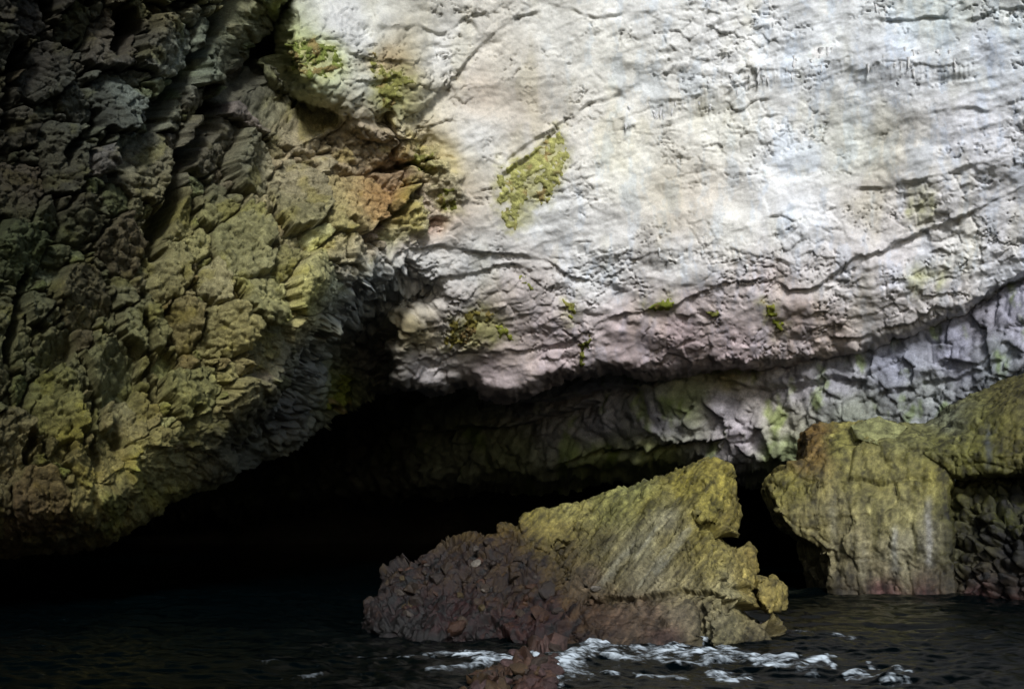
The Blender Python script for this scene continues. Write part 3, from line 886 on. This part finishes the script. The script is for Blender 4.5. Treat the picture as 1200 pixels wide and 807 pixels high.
# ------------------------------------------------------------------ the dark hollow behind everything, roof and flanks of the cave, added light blockers
def sheet(name, corners, nu, nv, amp, mat, seed, label, cat="cave wall"):
    """A rough rock sheet between four corner points."""
    u, v = np.meshgrid(np.linspace(0, 1, nu), np.linspace(0, 1, nv))
    A, B, C_, D_ = (np.array(c, float) for c in corners)
    P = (A * ((1 - u) * (1 - v))[..., None] + B * (u * (1 - v))[..., None] + C_ * (u * v)[..., None] + D_ * ((1 - u) * v)[..., None])
    n = np.cross(B - A, D_ - A)
    n /= np.linalg.norm(n)
    d = amp * fbm(P[..., 0] * .25, P[..., 1] * .25, P[..., 2] * .25, 5, seed) * 2
    e_, s_ = crack_blocks(P[..., 0] * .7, P[..., 1] * .7, P[..., 2] * .7, seed + 5)
    d = d + 0.4 * s_ - 0.2 * sstep(.1, 0, e_)
    P = P + n * d[..., None]
    me = mesh_np(name, P.reshape(-1, 3), quads(nv, nu))
    o = link(name, me, mat)
    if label:
        tag(o, label, cat, "structure")
    return o

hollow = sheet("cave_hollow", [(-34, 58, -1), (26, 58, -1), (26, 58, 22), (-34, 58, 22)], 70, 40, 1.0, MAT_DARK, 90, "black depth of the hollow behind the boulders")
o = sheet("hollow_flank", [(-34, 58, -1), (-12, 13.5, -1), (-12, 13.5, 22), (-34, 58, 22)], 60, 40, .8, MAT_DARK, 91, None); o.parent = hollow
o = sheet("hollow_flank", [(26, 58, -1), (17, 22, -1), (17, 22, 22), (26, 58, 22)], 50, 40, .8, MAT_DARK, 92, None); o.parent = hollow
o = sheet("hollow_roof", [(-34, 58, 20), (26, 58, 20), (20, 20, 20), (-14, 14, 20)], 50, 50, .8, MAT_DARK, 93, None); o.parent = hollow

sky_block = sheet("sky_block_wall", [(-9.2, 15.2, -1), (-7.6, 0.0, -1), (-7.6, 0.0, 24), (-9.2, 15.2, 24)], 40, 60, .5, MAT_DARK, 96, "rock corner at the cave entrance")  # out of view, added to keep light off the left wall
o = sheet("sky_block_side", [(-7.6, 0.0, -1), (-70, -12, -1), (-70, -12, 24), (-7.6, 0.0, 24)], 60, 40, .8, MAT_DARK, 97, None); o.parent = sky_block  # added return of the light blocker, also out of view
o = sheet("leak_stop_above", [(-60, 27.5, 8), (60, 27.5, 8), (60, 27.5, 45), (-60, 27.5, 45)], 60, 30, .5, MAT_DARK, 98, None); o.parent = hollow  # unseen sheet added to stop sun leaking over the wall top
o = sheet("leak_stop_right", [(12.8, 21.5, -1), (60, 25, -1), (60, 25, 45), (12.8, 21.5, 45)], 50, 40, .5, MAT_DARK, 99, None); o.parent = hollow  # unseen sheet added to stop sun entering from the right
# underside of the lip running back into the hollow
lx = np.linspace(-170, 1372, 620)
ly = np.interp(lx, lipx, lipy) - 16
ld = np.array([D[int(np.clip((y - gy[0]) / STEP, 0, H - 1)), int(np.clip((x - gx[0]) / STEP, 0, W - 1))] for x, y in zip(lx, ly)])
base = unproject(lx, ly, ld + 1.0)
rows = []
for k in range(26):
    t = k / 25
    rows.append(base + np.array([0, 1, 0]) * (t * 24) + np.array([0, 0, 1]) * (0.25 + 9.0 * t ** 0.8 + 0.1 * k * 0))
R_ = np.array(rows)
R_ += (0.5 * fbm(R_[..., 0] * .6, R_[..., 1] * .6, R_[..., 2] * .6, 4, 95))[..., None] * np.array([0, .3, 1.0]) * np.linspace(0.15, 1, 26)[:, None, None]
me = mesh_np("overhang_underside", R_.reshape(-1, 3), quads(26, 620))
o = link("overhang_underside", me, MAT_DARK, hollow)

# ------------------------------------------------------------------ boulders: solid blocks, broken and weathered
import bmesh

def solid(front, thick, voxel, relief, colours, sink=True, taper=0.75):
    """Closed block through front points (px, py, depth), grown backwards by thick, voxel-remeshed, then weathered by relief()."""
    F_ = np.array([unproject(np.float64(a_), np.float64(b_), np.float64(d_)) for a_, b_, d_ in front])
    c = F_.mean(0)
    B_ = c + (F_ - c) * np.array([taper, 0.3, taper])
    B_[:, 1] += thick
    pts_ = [F_, B_]
    if sink:                                            # carry the foot below the water
        low = F_[F_[:, 2] < F_[:, 2].min() + 0.55 * (c[2] - F_[:, 2].min())]
        for dy in (0, thick):
            g = low.copy()
            g[:, 2] = -0.45
            g[:, 1] += dy
            pts_.append(g)
    bm = bmesh.new()
    vs = [bm.verts.new(tuple(p)) for p in np.concatenate(pts_)]
    res = bmesh.ops.convex_hull(bm, input=vs)
    junk = {g for k in ('geom_interior', 'geom_unused') for g in res[k] if isinstance(g, bmesh.types.BMVert)}
    bmesh.ops.delete(bm, geom=list(junk), context='VERTS')
    bmesh.ops.recalc_face_normals(bm, faces=bm.faces[:])
    tm = bpy.data.meshes.new("temp_block")
    bm.to_mesh(tm)
    bm.free()
    to = bpy.data.objects.new("temp_block", tm)
    COL.objects.link(to)
    md = to.modifiers.new("remesh", 'REMESH')
    md.mode = 'VOXEL'
    md.voxel_size = voxel
    ev = to.evaluated_get(bpy.context.evaluated_depsgraph_get())
    em = ev.to_mesh()
    V = np.empty(len(em.vertices) * 3, np.float32)
    em.vertices.foreach_get('co', V)
    V = V.reshape(-1, 3).astype(float)
    N_ = np.empty(len(em.vertices) * 3, np.float32)
    em.vertex_normals.foreach_get('vector', N_)
    N_ = N_.reshape(-1, 3)
    Fq = np.empty(len(em.loops), np.int32)
    em.loops.foreach_get('vertex_index', Fq)
    if len(Fq) != 4 * len(em.polygons):
        raise RuntimeError("remesh gave other than quads")
    Fq = Fq.reshape(-1, 4)
    ev.to_mesh_clear()
    bpy.data.objects.remove(to)
    bpy.data.meshes.remove(tm)
    px_, py_ = project(V[:, 0], V[:, 1], V[:, 2])
    V2 = V + N_ * relief(V[:, 0], V[:, 1], V[:, 2], px_, py_)[:, None]
    px_, py_ = project(V2[:, 0], V2[:, 1], V2[:, 2])
    C_ = np.clip(colours(V2[:, 0], V2[:, 1], V2[:, 2], px_, py_), .008, .7)
    return V2, Fq, C_

def solid_thing(name, label, cat, mat, blocks, relief, colours, voxel):
    """blocks: list of (part name, part label, front points, thick[, extra relief]); the first one is the body."""
    root = None
    for nm, lab, front, thick, rel in blocks:
        V, Fq, C_ = solid(front, thick, voxel, rel or relief, colours, sink=nm not in ('crown_block', 'side_block', 'rear_knob', 'lobe', 'upper_slab'))
        me = mesh_np(nm, V, Fq, C_)
        if root is None:
            root = link(name, me, mat)
            recentre(root, (V[:, 0].mean(), V[:, 1].mean(), 0.0))
            tag(root, label, cat)
        else:
            p = link(nm, me, mat, root)
            recentre(p, V.mean(0))
            if lab:
                p['label'] = lab
    return root

def broken(x, y, z, k1, k2, k3, seed, f=(2.1, 6.0, 16.0)):
    """Broken rock: three sizes of tilted facets with narrow cracks."""
    wx_ = 0.12 * fbm(x * 2, y * 2, z * 2, 2, seed + 5)
    e1_, s1_ = crack_blocks((x + wx_) * f[0], y * f[0] * .8, (z - wx_) * f[0] * 1.15, seed)
    e2_, s2_ = crack_blocks((x + wx_) * f[1], y * f[1] * .8, (z - wx_) * f[1] * 1.2, seed + 1)
    e3_, s3_ = crack_blocks(x * f[2], y * f[2], z * f[2], seed + 2)
    return (k1 * (s1_ - .45 * sstep(.06, 0, e1_)) + k2 * (s2_ - .5 * sstep(.07, 0, e2_)) + k3 * s3_
            + 0.35 * k3 * fbm(x * 6, y * 6, z * 6, 4, seed + 3, gain=.7))

# --- middle boulder
MID_CRACKS = [([(808, 604), (835, 612), (850, 622), (874, 636)], .34, 7), ([(636, 668), (680, 692), (700, 702), (760, 698), (800, 690), (832, 692), (850, 702), (862, 718)], .15, 7),
              ([(836, 640), (852, 662), (868, 680), (886, 700)], .13, 5), ([(843, 702), (880, 708), (905, 724), (927, 742)], .3, 7), ([(846, 676), (866, 684), (894, 690)], .12, 5),
              ([(822, 700), (829, 720), (825, 748)], .22, 6), ([(605, 640), (620, 660), (650, 676), (690, 690)], .3, 9), ([(700, 600), (680, 625), (655, 650)], .12, 6), ([(690, 728), (740, 722), (790, 730)], .10, 5)]
def mid_cracks(px, py, x, y, z):
    wx_, wy_ = px + 5 * fbm(x * 3, y * 1, z * 3, 2, 117), py + 5 * fbm(x * 3, y * 1, z * 3 + 5, 2, 118)
    r = 0
    for ln, h, w in MID_CRACKS:
        r = r + ledge(ln, wx_, wy_, h, w, 2.5)
    return r
def slab_relief(x, y, z, px, py):
    al, ac = .66 * x + .75 * z, .75 * x - .66 * z         # grain runs from upper right to lower left
    wob = .25 * fbm(x * 1.2, y * 1.2, z * 1.2, 3, 100)
    gn = fbm(al * 1.1, (ac + .2 * wob) * 6.5, y * 2.5, 4, 101, gain=.6)
    g2 = fbm(al * 2.4, ac * 19, y * 7, 3, 102, gain=.6)
    return 0.09 * gn - 0.05 * crease(gn, .05) + 0.028 * g2 - 0.03 * crease(g2, .07) + broken(x, y, z, .03, .012, .008, 103) + .06 * wob + mid_cracks(px, py, x, y, z)
def block_relief(x, y, z, px, py):
    al, ac = .35 * x + .93 * z, .93 * x - .35 * z
    g2 = fbm(al * 2.0, ac * 11, y * 7, 3, 106, gain=.6)
    return broken(x, y, z, .07, .025, .010, 107) + .02 * g2 - .025 * crease(g2, .06) + mid_cracks(px, py, x, y, z)
def shelf_relief(x, y, z, px, py):
    g2 = fbm(x * 2.2, z * 13, y * 3, 3, 108, gain=.6)
    return broken(x, y, z, .06, .035, .014, 109) + .035 * g2 - .035 * crease(g2, .06) + mid_cracks(px, py, x, y, z)
def mound_relief(x, y, z, px, py):
    return broken(x, y, z, .17, .09, .03, 112, (2.0, 5.5, 15.0))

MID_SAMPLES = [(845, 560, .36, .31, .08), (830, 590, .34, .30, .08), (860, 600, .24, .20, .06), (800, 570, .25, .22, .05), (760, 590, .22, .20, .05), (720, 600, .24, .24, .08), (740, 570, .32, .33, .14), (665, 595, .40, .37, .14), (625, 605, .24, .21, .06), (650, 625, .27, .23, .08),
    (780, 610, .34, .33, .26), (750, 640, .30, .29, .22), (790, 640, .24, .21, .09), (820, 630, .30, .26, .08), (720, 660, .20, .18, .11), (700, 640, .13, .115, .05), (690, 680, .13, .10, .08), (670, 650, .11, .085, .04), (650, 650, .10, .08, .035), (760, 680, .28, .26, .20), (800, 680, .28, .25, .15), (840, 660, .34, .30, .12), (850, 690, .42, .39, .26),  # lower-left slab tones darkened to imitate its shaded side
    (870, 680, .40, .33, .12), (900, 700, .36, .29, .10), (885, 650, .24, .19, .06), (915, 690, .34, .28, .10), (890, 735, .22, .19, .12), (850, 740, .26, .24, .15), (800, 720, .19, .16, .13), (760, 720, .13, .09, .075), (720, 730, .10, .065, .055), (700, 720, .10, .06, .045), (780, 750, .12, .07, .07), (840, 730, .25, .23, .17),
    (640, 660, .07, .05, .03), (600, 640, .10, .075, .03), (560, 625, .14, .10, .03), (560, 660, .08, .063, .045), (530, 680, .07, .055, .045), (580, 690, .09, .07, .055), (620, 690, .09, .07, .045), (500, 640, .07, .052, .034), (460, 680, .055, .042, .03), (430, 700, .045, .034, .027),  # dark brown rubble, darkened further leftwards to imitate shade
    (480, 720, .05, .025, .018), (540, 720, .075, .030, .02), (600, 730, .12, .06, .018), (640, 720, .09, .048, .026), (560, 745, .08, .05, .04), (620, 760, .10, .045, .03)]
def mid_colours(x, y, z, px, py):
    wob = 10 * fbm(x * 2.5, y * 2.5, z * 2.5, 3, 110), 10 * fbm(x * 2.5, y * 2.5, z * 2.5 + 9, 3, 111)
    c = colour_field(MID_SAMPLES, px + wob[0], py + wob[1])
    al, ac = .66 * x + .75 * z, .75 * x - .66 * z
    t = 1 + .7 * fbm(al * 1.4, ac * 9, y * 3, 4, 113, gain=.65) + .8 * fbm(al * 2.6, ac * 24, y * 8, 3, 119, gain=.6) + .5 * fbm(x * 9, y * 9, z * 9, 3, 114, gain=.6)
    c = c * np.clip(t, .35, 2)[:, None]
    st = sstep(.08, .35, fbm(al * .9, ac * 6, y * 2 + 3, 3, 115)) * region([(690, 690), (720, 640), (790, 585), (815, 600), (800, 690)], px, py, 16)
    c = c * (1 - st[:, None] * .6) + st[:, None] * .6 * np.array([.40, .40, .37])
    wet = sstep(.42, .08, z + .15 * fbm(x * 2, y * 2, z * 2, 3, 116))
    rub = region([(400, 730), (470, 640), (600, 605), (640, 655), (690, 700), (700, 760), (420, 780)], px, py, 34)  # rubble darkened in colour for its fade into shade
    return c * np.array([1.04, 1.02, .82]) * (.46 - .19 * wet)[:, None] * (1 - rub[:, None] * np.array([.56, .64, .74]))

mid_b = solid_thing("boulder", "pointed yellow-green boulder with a slanting slab, standing in the foam", "boulder", MAT_BOULDER, [
    ("slab", None, [(671, 590, 15.35), (700, 590, 15.3), (746, 568, 15.2), (774, 560, 15.05), (836, 538, 14.9), (858, 556, 15.0), (862, 600, 14.9), (814, 606, 13.85), (832, 640, 13.6), (846, 697, 13.2), (762, 703, 13.7), (692, 706, 14.25), (645, 664, 15.0), (640, 612, 15.4)], 1.9, slab_relief),
    ("crown_block", "yellow-green block at the peak", [(806, 547, 14.95), (836, 536, 14.85), (850, 541, 14.85), (861, 556, 14.95), (865, 590, 14.95), (868, 616, 14.9), (846, 619, 14.25), (817, 604, 13.8), (827, 566, 14.3), (846, 598, 14.2)], 1.4, block_relief),
    ("shoulder", "broken yellow-brown shoulder below the peak", [(822, 626, 14.25), (848, 625, 14.25), (868, 633, 14.5), (883, 646, 14.6), (888, 670, 14.4), (886, 698, 13.95), (866, 705, 13.38), (848, 700, 13.25), (836, 652, 13.7), (866, 672, 13.65)], 1.6, block_relief),
    ("side_block", "small yellow block at the right end", [(888, 676, 14.0), (913, 678, 14.1), (925, 689, 14.2), (924, 716, 14.15), (902, 718, 13.75), (888, 700, 13.8)], 1.0, block_relief),
    ("rear_knob", "low yellow knob on the far side of the slab", [(608, 606, 15.2), (634, 599, 15.2), (668, 590, 15.2), (692, 594, 15.25), (690, 626, 14.95), (645, 648, 14.85), (612, 632, 15.0)], 1.3, block_relief),
    ("lower_shelf", "wet purple-brown shelf at the water", [(676, 712, 13.55), (740, 704, 13.36), (800, 696, 13.36), (824, 703, 13.3), (826, 744, 12.98), (788, 756, 12.9), (700, 752, 13.0), (670, 738, 13.3)], 1.4, shelf_relief),
    ("lower_shelf", "grey-brown foot of the boulder at the water", [(834, 716, 13.28), (852, 706, 13.35), (900, 722, 13.6), (922, 730, 13.9), (927, 756, 13.75), (900, 757, 13.3), (850, 752, 12.98), (832, 750, 13.0)], 1.2, shelf_relief),
    ("rubble_mound", "dark reddish-brown broken mound", [(424, 714, 15.0), (450, 672, 15.5), (496, 644, 15.7), (540, 630, 15.7), (612, 614, 15.4), (652, 640, 14.95), (688, 704, 13.9), (678, 742, 13.2), (600, 748, 13.35), (500, 744, 13.8), (440, 736, 14.4), (560, 690, 14.3)], 1.4, mound_relief)],
    slab_relief, mid_colours, 0.021)

# --- low red reef in front
def reef_relief(x, y, z, px, py):
    return broken(x, y, z, .16, .10, .03, 121, (3.2, 8.0, 19.0))
def reef_colours(x, y, z, px, py):
    c = colour_field([(600, 790, .09, .05, .03), (640, 760, .085, .048, .04), (570, 800, .09, .055, .025), (620, 810, .09, .042, .035), (600, 765, .08, .045, .03), (590, 750, .10, .06, .02)], px, py)
    return .5 * c * np.clip(1 + .8 * fbm(x * 7, y * 7, z * 7, 4, 124, gain=.65), .3, 2)[:, None]
solid_thing("reef_rock", "low wet reddish rock at the water in front of the pointed boulder", "rock", MAT_BOULDER, [
    ("body", None, [(546, 812, 9.6), (566, 794, 10.45), (590, 776, 11.4), (622, 764, 12.2), (650, 764, 12.3), (654, 786, 10.9), (640, 812, 9.6), (600, 816, 9.4), (606, 786, 10.75)], .4, None)], reef_relief, reef_colours, .024)

# --- boulder by the water below the grey wall
def rb_relief(x, y, z, px, py):
    cr = fbm(x * 1.1, y * .9, z * .7, 4, 137, gain=.6)
    run_ = fbm(x * 4.5, y * 4.5, z * .7, 4, 134)
    return broken(x, y, z, .09, .03, .012, 131, (1.1, 4.2, 12.0)) + .04 * run_ - .05 * crease(cr, .04) + .12 * fbm(x * .8, y * .8, z * .8, 3, 133)
def bank_relief(x, y, z, px, py):
    e2_, s2_ = crack_blocks(x * 3.6, y * 3, z * 4.2, 132)
    f1_, *_o = worley(x * 4.4, y * 4, z * 4.8, 138)
    return .22 * s2_ - .18 * sstep(.16, 0, e2_) + .20 * (.6 - f1_) + .03 * fbm(x * 6, y * 6, z * 6, 3, 139)
RB_SAMPLES = [(950, 510, .18, .11, .04), (955, 530, .20, .13, .05), (985, 520, .27, .26, .09), (1000, 560, .28, .26, .11), (930, 570, .24, .22, .07), (960, 610, .28, .25, .13), (975, 600, .32, .29, .17), (1000, 640, .33, .30, .20), (1040, 560, .27, .25, .10), (1060, 600, .30, .28, .14), (1050, 650, .34, .32, .25), (1030, 610, .28, .26, .13),
    (1090, 560, .24, .22, .07), (1080, 630, .26, .25, .20), (1010, 670, .20, .18, .13), (1100, 520, .17, .17, .06), (1060, 510, .20, .20, .09), (1150, 500, .16, .16, .05), (1110, 490, .22, .24, .19), (1180, 460, .14, .13, .05), (1140, 530, .20, .20, .06), (1190, 520, .13, .12, .04), (1150, 560, .12, .12, .04),
    (1190, 580, .05, .05, .02), (1150, 620, .04, .04, .02), (1190, 640, .025, .025, .018), (1120, 600, .10, .10, .03), (1120, 650, .08, .08, .04), (1182, 602, .11, .12, .03), (1040, 694, .13, .06, .075), (1080, 697, .10, .045, .055), (1140, 703, .10, .045, .06), (1180, 707, .09, .04, .05), (1060, 678, .24, .22, .16), (1120, 682, .06, .055, .04),
    (1180, 686, .04, .035, .03), (1000, 690, .06, .05, .04), (1300, 480, .14, .14, .05), (1300, 620, .04, .04, .02)]
def rb_colours(x, y, z, px, py):
    U, V_ = px + 9 * fbm(x * 2, y * 2, z * 2, 3, 140), py + 9 * fbm(x * 2, y * 2, z * 2 + 7, 3, 141)
    c = colour_field(RB_SAMPLES, U, V_)
    t = 1 + .9 * fbm(x * 6, y * 6, z * .8, 4, 142, gain=.65) + .7 * fbm(x * 6, y * 6, z * 6, 4, 143, gain=.65)
    c = c * np.clip(t, .3, 2)[:, None]
    rag = 1 + .9 * fbm(x * 8, y * 8, z * 2.5, 3, 144)
    for x0, y0, y1, w, cc, k in [(978, 592, 640, 4, (.44, .42, .33), .8), (1048, 620, 665, 3.5, (.48, .49, .52), .9), (1088, 592, 660, 3.5, (.42, .42, .47), .85), (1158, 500, 545, 4, (.07, .08, .10), .9), (1012, 640, 680, 5, (.4, .38, .32), .6), (1060, 630, 680, 6, (.40, .38, .30), .6), (1026, 560, 640, 4, (.16, .15, .06), .6), (1072, 560, 650, 3, (.15, .14, .05), .5)]:
        qq = np.clip(np.exp(-((px + .4 * (U - px) - x0) / w) ** 2) * sstep(y0 - 14, y0 + 10, V_) * sstep(y1 + 20, y1 - 20, V_) * k * rag, 0, .9)[:, None]
        c = c * (1 - qq) + qq * np.array(cc)
    bank = region([(1108, 588), (1135, 562), (1200, 562), (1420, 548), (1420, 690), (1130, 692), (1106, 650)], px + 12 * fbm(x * 2, y * 2, z * 2, 3, 147), py, 24)
    return c * .48 * np.array([1.04, 1.03, .84]) * (1 - .45 * bank)[:, None]
rb = solid_thing("boulder", "massive olive boulder streaked with pale runs, rising from the water below the grey wall", "boulder", MAT_BOULDER, [
    ("body", None, [(942, 504, 22.9), (956, 495, 23.0), (1006, 496, 22.9), (1066, 501, 22.5), (1110, 492, 22.3), (985, 524, 21.7), (1060, 520, 21.2), (1110, 520, 20.9), (948, 560, 21.8), (952, 604, 21.6), (986, 664, 21.6), (1004, 690, 21.7), (1052, 696, 21.1), (1120, 701, 20.4), (1110, 600, 20.55), (1030, 600, 20.9)], 2.6, None),
    ("lobe", "rounded green lobe on the side facing the gap", [(899, 570, 22.3), (906, 554, 22.3), (920, 546, 22.3), (942, 542, 22.2), (962, 560, 21.6), (955, 604, 21.55), (912, 600, 21.9), (940, 630, 21.8), (974, 652, 21.6)], 1.6, None),
    ("upper_slab", "sloping mossy slab climbing towards the wall", [(1060, 506, 22.4), (1092, 490, 22.4), (1138, 466, 22.4), (1200, 438, 21.8), (1400, 366, 19.4), (1080, 530, 21.0), (1120, 556, 20.6), (1200, 560, 20.0), (1400, 540, 17.7)], 2.2, None),
    ("mussel_bank", "dark lumpy hollow in the boulder face", [(1092, 570, 21.6), (1200, 545, 21.6), (1400, 530, 19.4), (1096, 690, 20.9), (1148, 702, 20.1), (1200, 707, 19.4), (1400, 735, 17.0), (1150, 640, 21.0), (1200, 640, 20.5), (1400, 640, 18.2)], 2.0, bank_relief)],
    rb_relief, rb_colours, .034)
V, Fq, C_ = solid([(998, 499, 22.1), (1029, 487, 22.2), (1066, 500, 22.1), (1052, 514, 21.45), (1030, 521, 21.35), (1006, 515, 21.6)], .7, .03,
                  lambda x, y, z, px, py: broken(x, y, z, .06, .03, .01, 145), lambda x, y, z, px, py: np.array([[.16, .165, .07]]) * np.clip(1 + .8 * fbm(x * 4, y * 4, z * 4, 4, 146), .4, 2)[:, None], sink=False)
o = link("rock_wedge", mesh_np("rock_wedge", V, Fq, C_), MAT_BOULDER)
recentre(o, V.mean(0))
tag(o, "pale green wedge of rock lying on top of the olive boulder", "rock")

# ------------------------------------------------------------------ loose stones
def rock_mesh(seed, col):
    rs = np.random.default_rng(seed)
    bm = bmesh.new()
    bmesh.ops.create_icosphere(bm, subdivisions=3, radius=1)
    V = np.array([v.co[:] for v in bm.verts])
    F = np.array([[v.index for v in f.verts] for f in bm.faces])
    bm.free()
    for _ in range(11):                                   # chop flat faces off
        nrm = rs.normal(size=3)
        nrm /= np.linalg.norm(nrm)
        lim = rs.uniform(.45, .85)
        dd = V @ nrm
        V -= np.maximum(dd - lim, 0)[:, None] * nrm * .95
    V *= np.array([1, rs.uniform(.7, 1), rs.uniform(.5, .8)])
    V += (0.12 * fbm(V[:, 0] * 2, V[:, 1] * 2, V[:, 2] * 2 + seed, 4, 150))[:, None] * V
    c = np.tile(col, (len(V), 1)) * (1 + .4 * fbm(V[:, 0] * 3, V[:, 1] * 3, V[:, 2] * 3 + seed, 3, 151))[:, None]
    me = mesh_np("loose_stone", V, F, np.clip(c, .01, .7), smooth=False)
    me.materials.append(MAT_BOULDER)
    return me

st_cols = [(.026, .018, .012), (.018, .013, .010), (.035, .029, .024), (.034, .017, .010), (.040, .029, .012)]
st_mesh = [rock_mesh(910 + i, c) for i, c in enumerate(st_cols * 2)]
dg = bpy.context.evaluated_depsgraph_get()
def drop_stone(x, y, s, me, label, group, name="loose_stone", sit=0.05):
    """Set a stone down where the photo shows it: on whatever surface lies in that direction."""
    d_ = unproject(np.float64(x), np.float64(y), np.float64(15.0)) - np.array([0, 0, CAMZ])
    hit, loc, nrm_, _, ob, _ = scene.ray_cast(dg, Vector((0, 0, CAMZ)), Vector(d_).normalized())
    if not hit or ob.name.startswith(("sea", "cave", "hollow", "back")):
        return False
    o = bpy.data.objects.new(name, me)
    COL.objects.link(o)
    o.location = loc - nrm_ * s * (.25 - sit)
    o.rotation_euler = (rng.normal(0, .4), rng.normal(0, .4), rng.uniform(0, 6.28))
    o.scale = (s, s, s)
    tag(o, label, "stone", group=group)
    return True

count = 0
tone_word = ["dark brown", "blackish", "grey", "reddish brown", "ochre brown"]
for i in range(900):
    x, y = rng.uniform(436, 668), rng.uniform(622, 740)
    if not inside([(440, 700), (470, 660), (500, 640), (590, 625), (640, 668), (676, 704), (640, 735), (480, 735)], np.array([x]), np.array([y]))[0]:
        continue
    s = float(np.clip(np.exp(rng.normal(-2.6, .4)), .045, .2))
    k = int(rng.integers(len(st_mesh)))
    size = "small" if s < .085 else ("large" if s > .15 else "middling")
    where = "near the crest of the rubble" if y < 665 else ("low on the rubble just above the water" if y > 705 else ("on the outer slope of the rubble" if x < 530 else "on the rubble close to the slanting slab"))
    count += drop_stone(x, y, s, st_mesh[k], f"{size} {tone_word[k % 5]} loose stone {where}", "loose stones in the rubble beside the pointed boulder")
    if count >= 60:
        break
red_mesh = [rock_mesh(930 + i, c) for i, c in enumerate([(.045, .024, .016), (.045, .028, .014), (.045, .026, .024), (.028, .02, .015)])]
for i in range(46):
    x, y = rng.uniform(552, 652), rng.uniform(758, 806)
    drop_stone(x, y, float(rng.uniform(.05, .13)), red_mesh[rng.integers(4)], "wet reddish stone on the low reef at the water's edge", "wet stones on the low reef")
white_me = rock_mesh(950, (.10, .09, .075))
for (x, y, s, lab) in [(699, 688, .085, "small white stone wedged at the foot of the slanting slab"), (568, 690, .06, "small pale stone among the dark rubble, below the flat grey one"), (556, 662, .10, "flat pale grey stone on the dark rubble")]:
    drop_stone(x, y, s, white_me, lab, None, "pale_stone", .4)
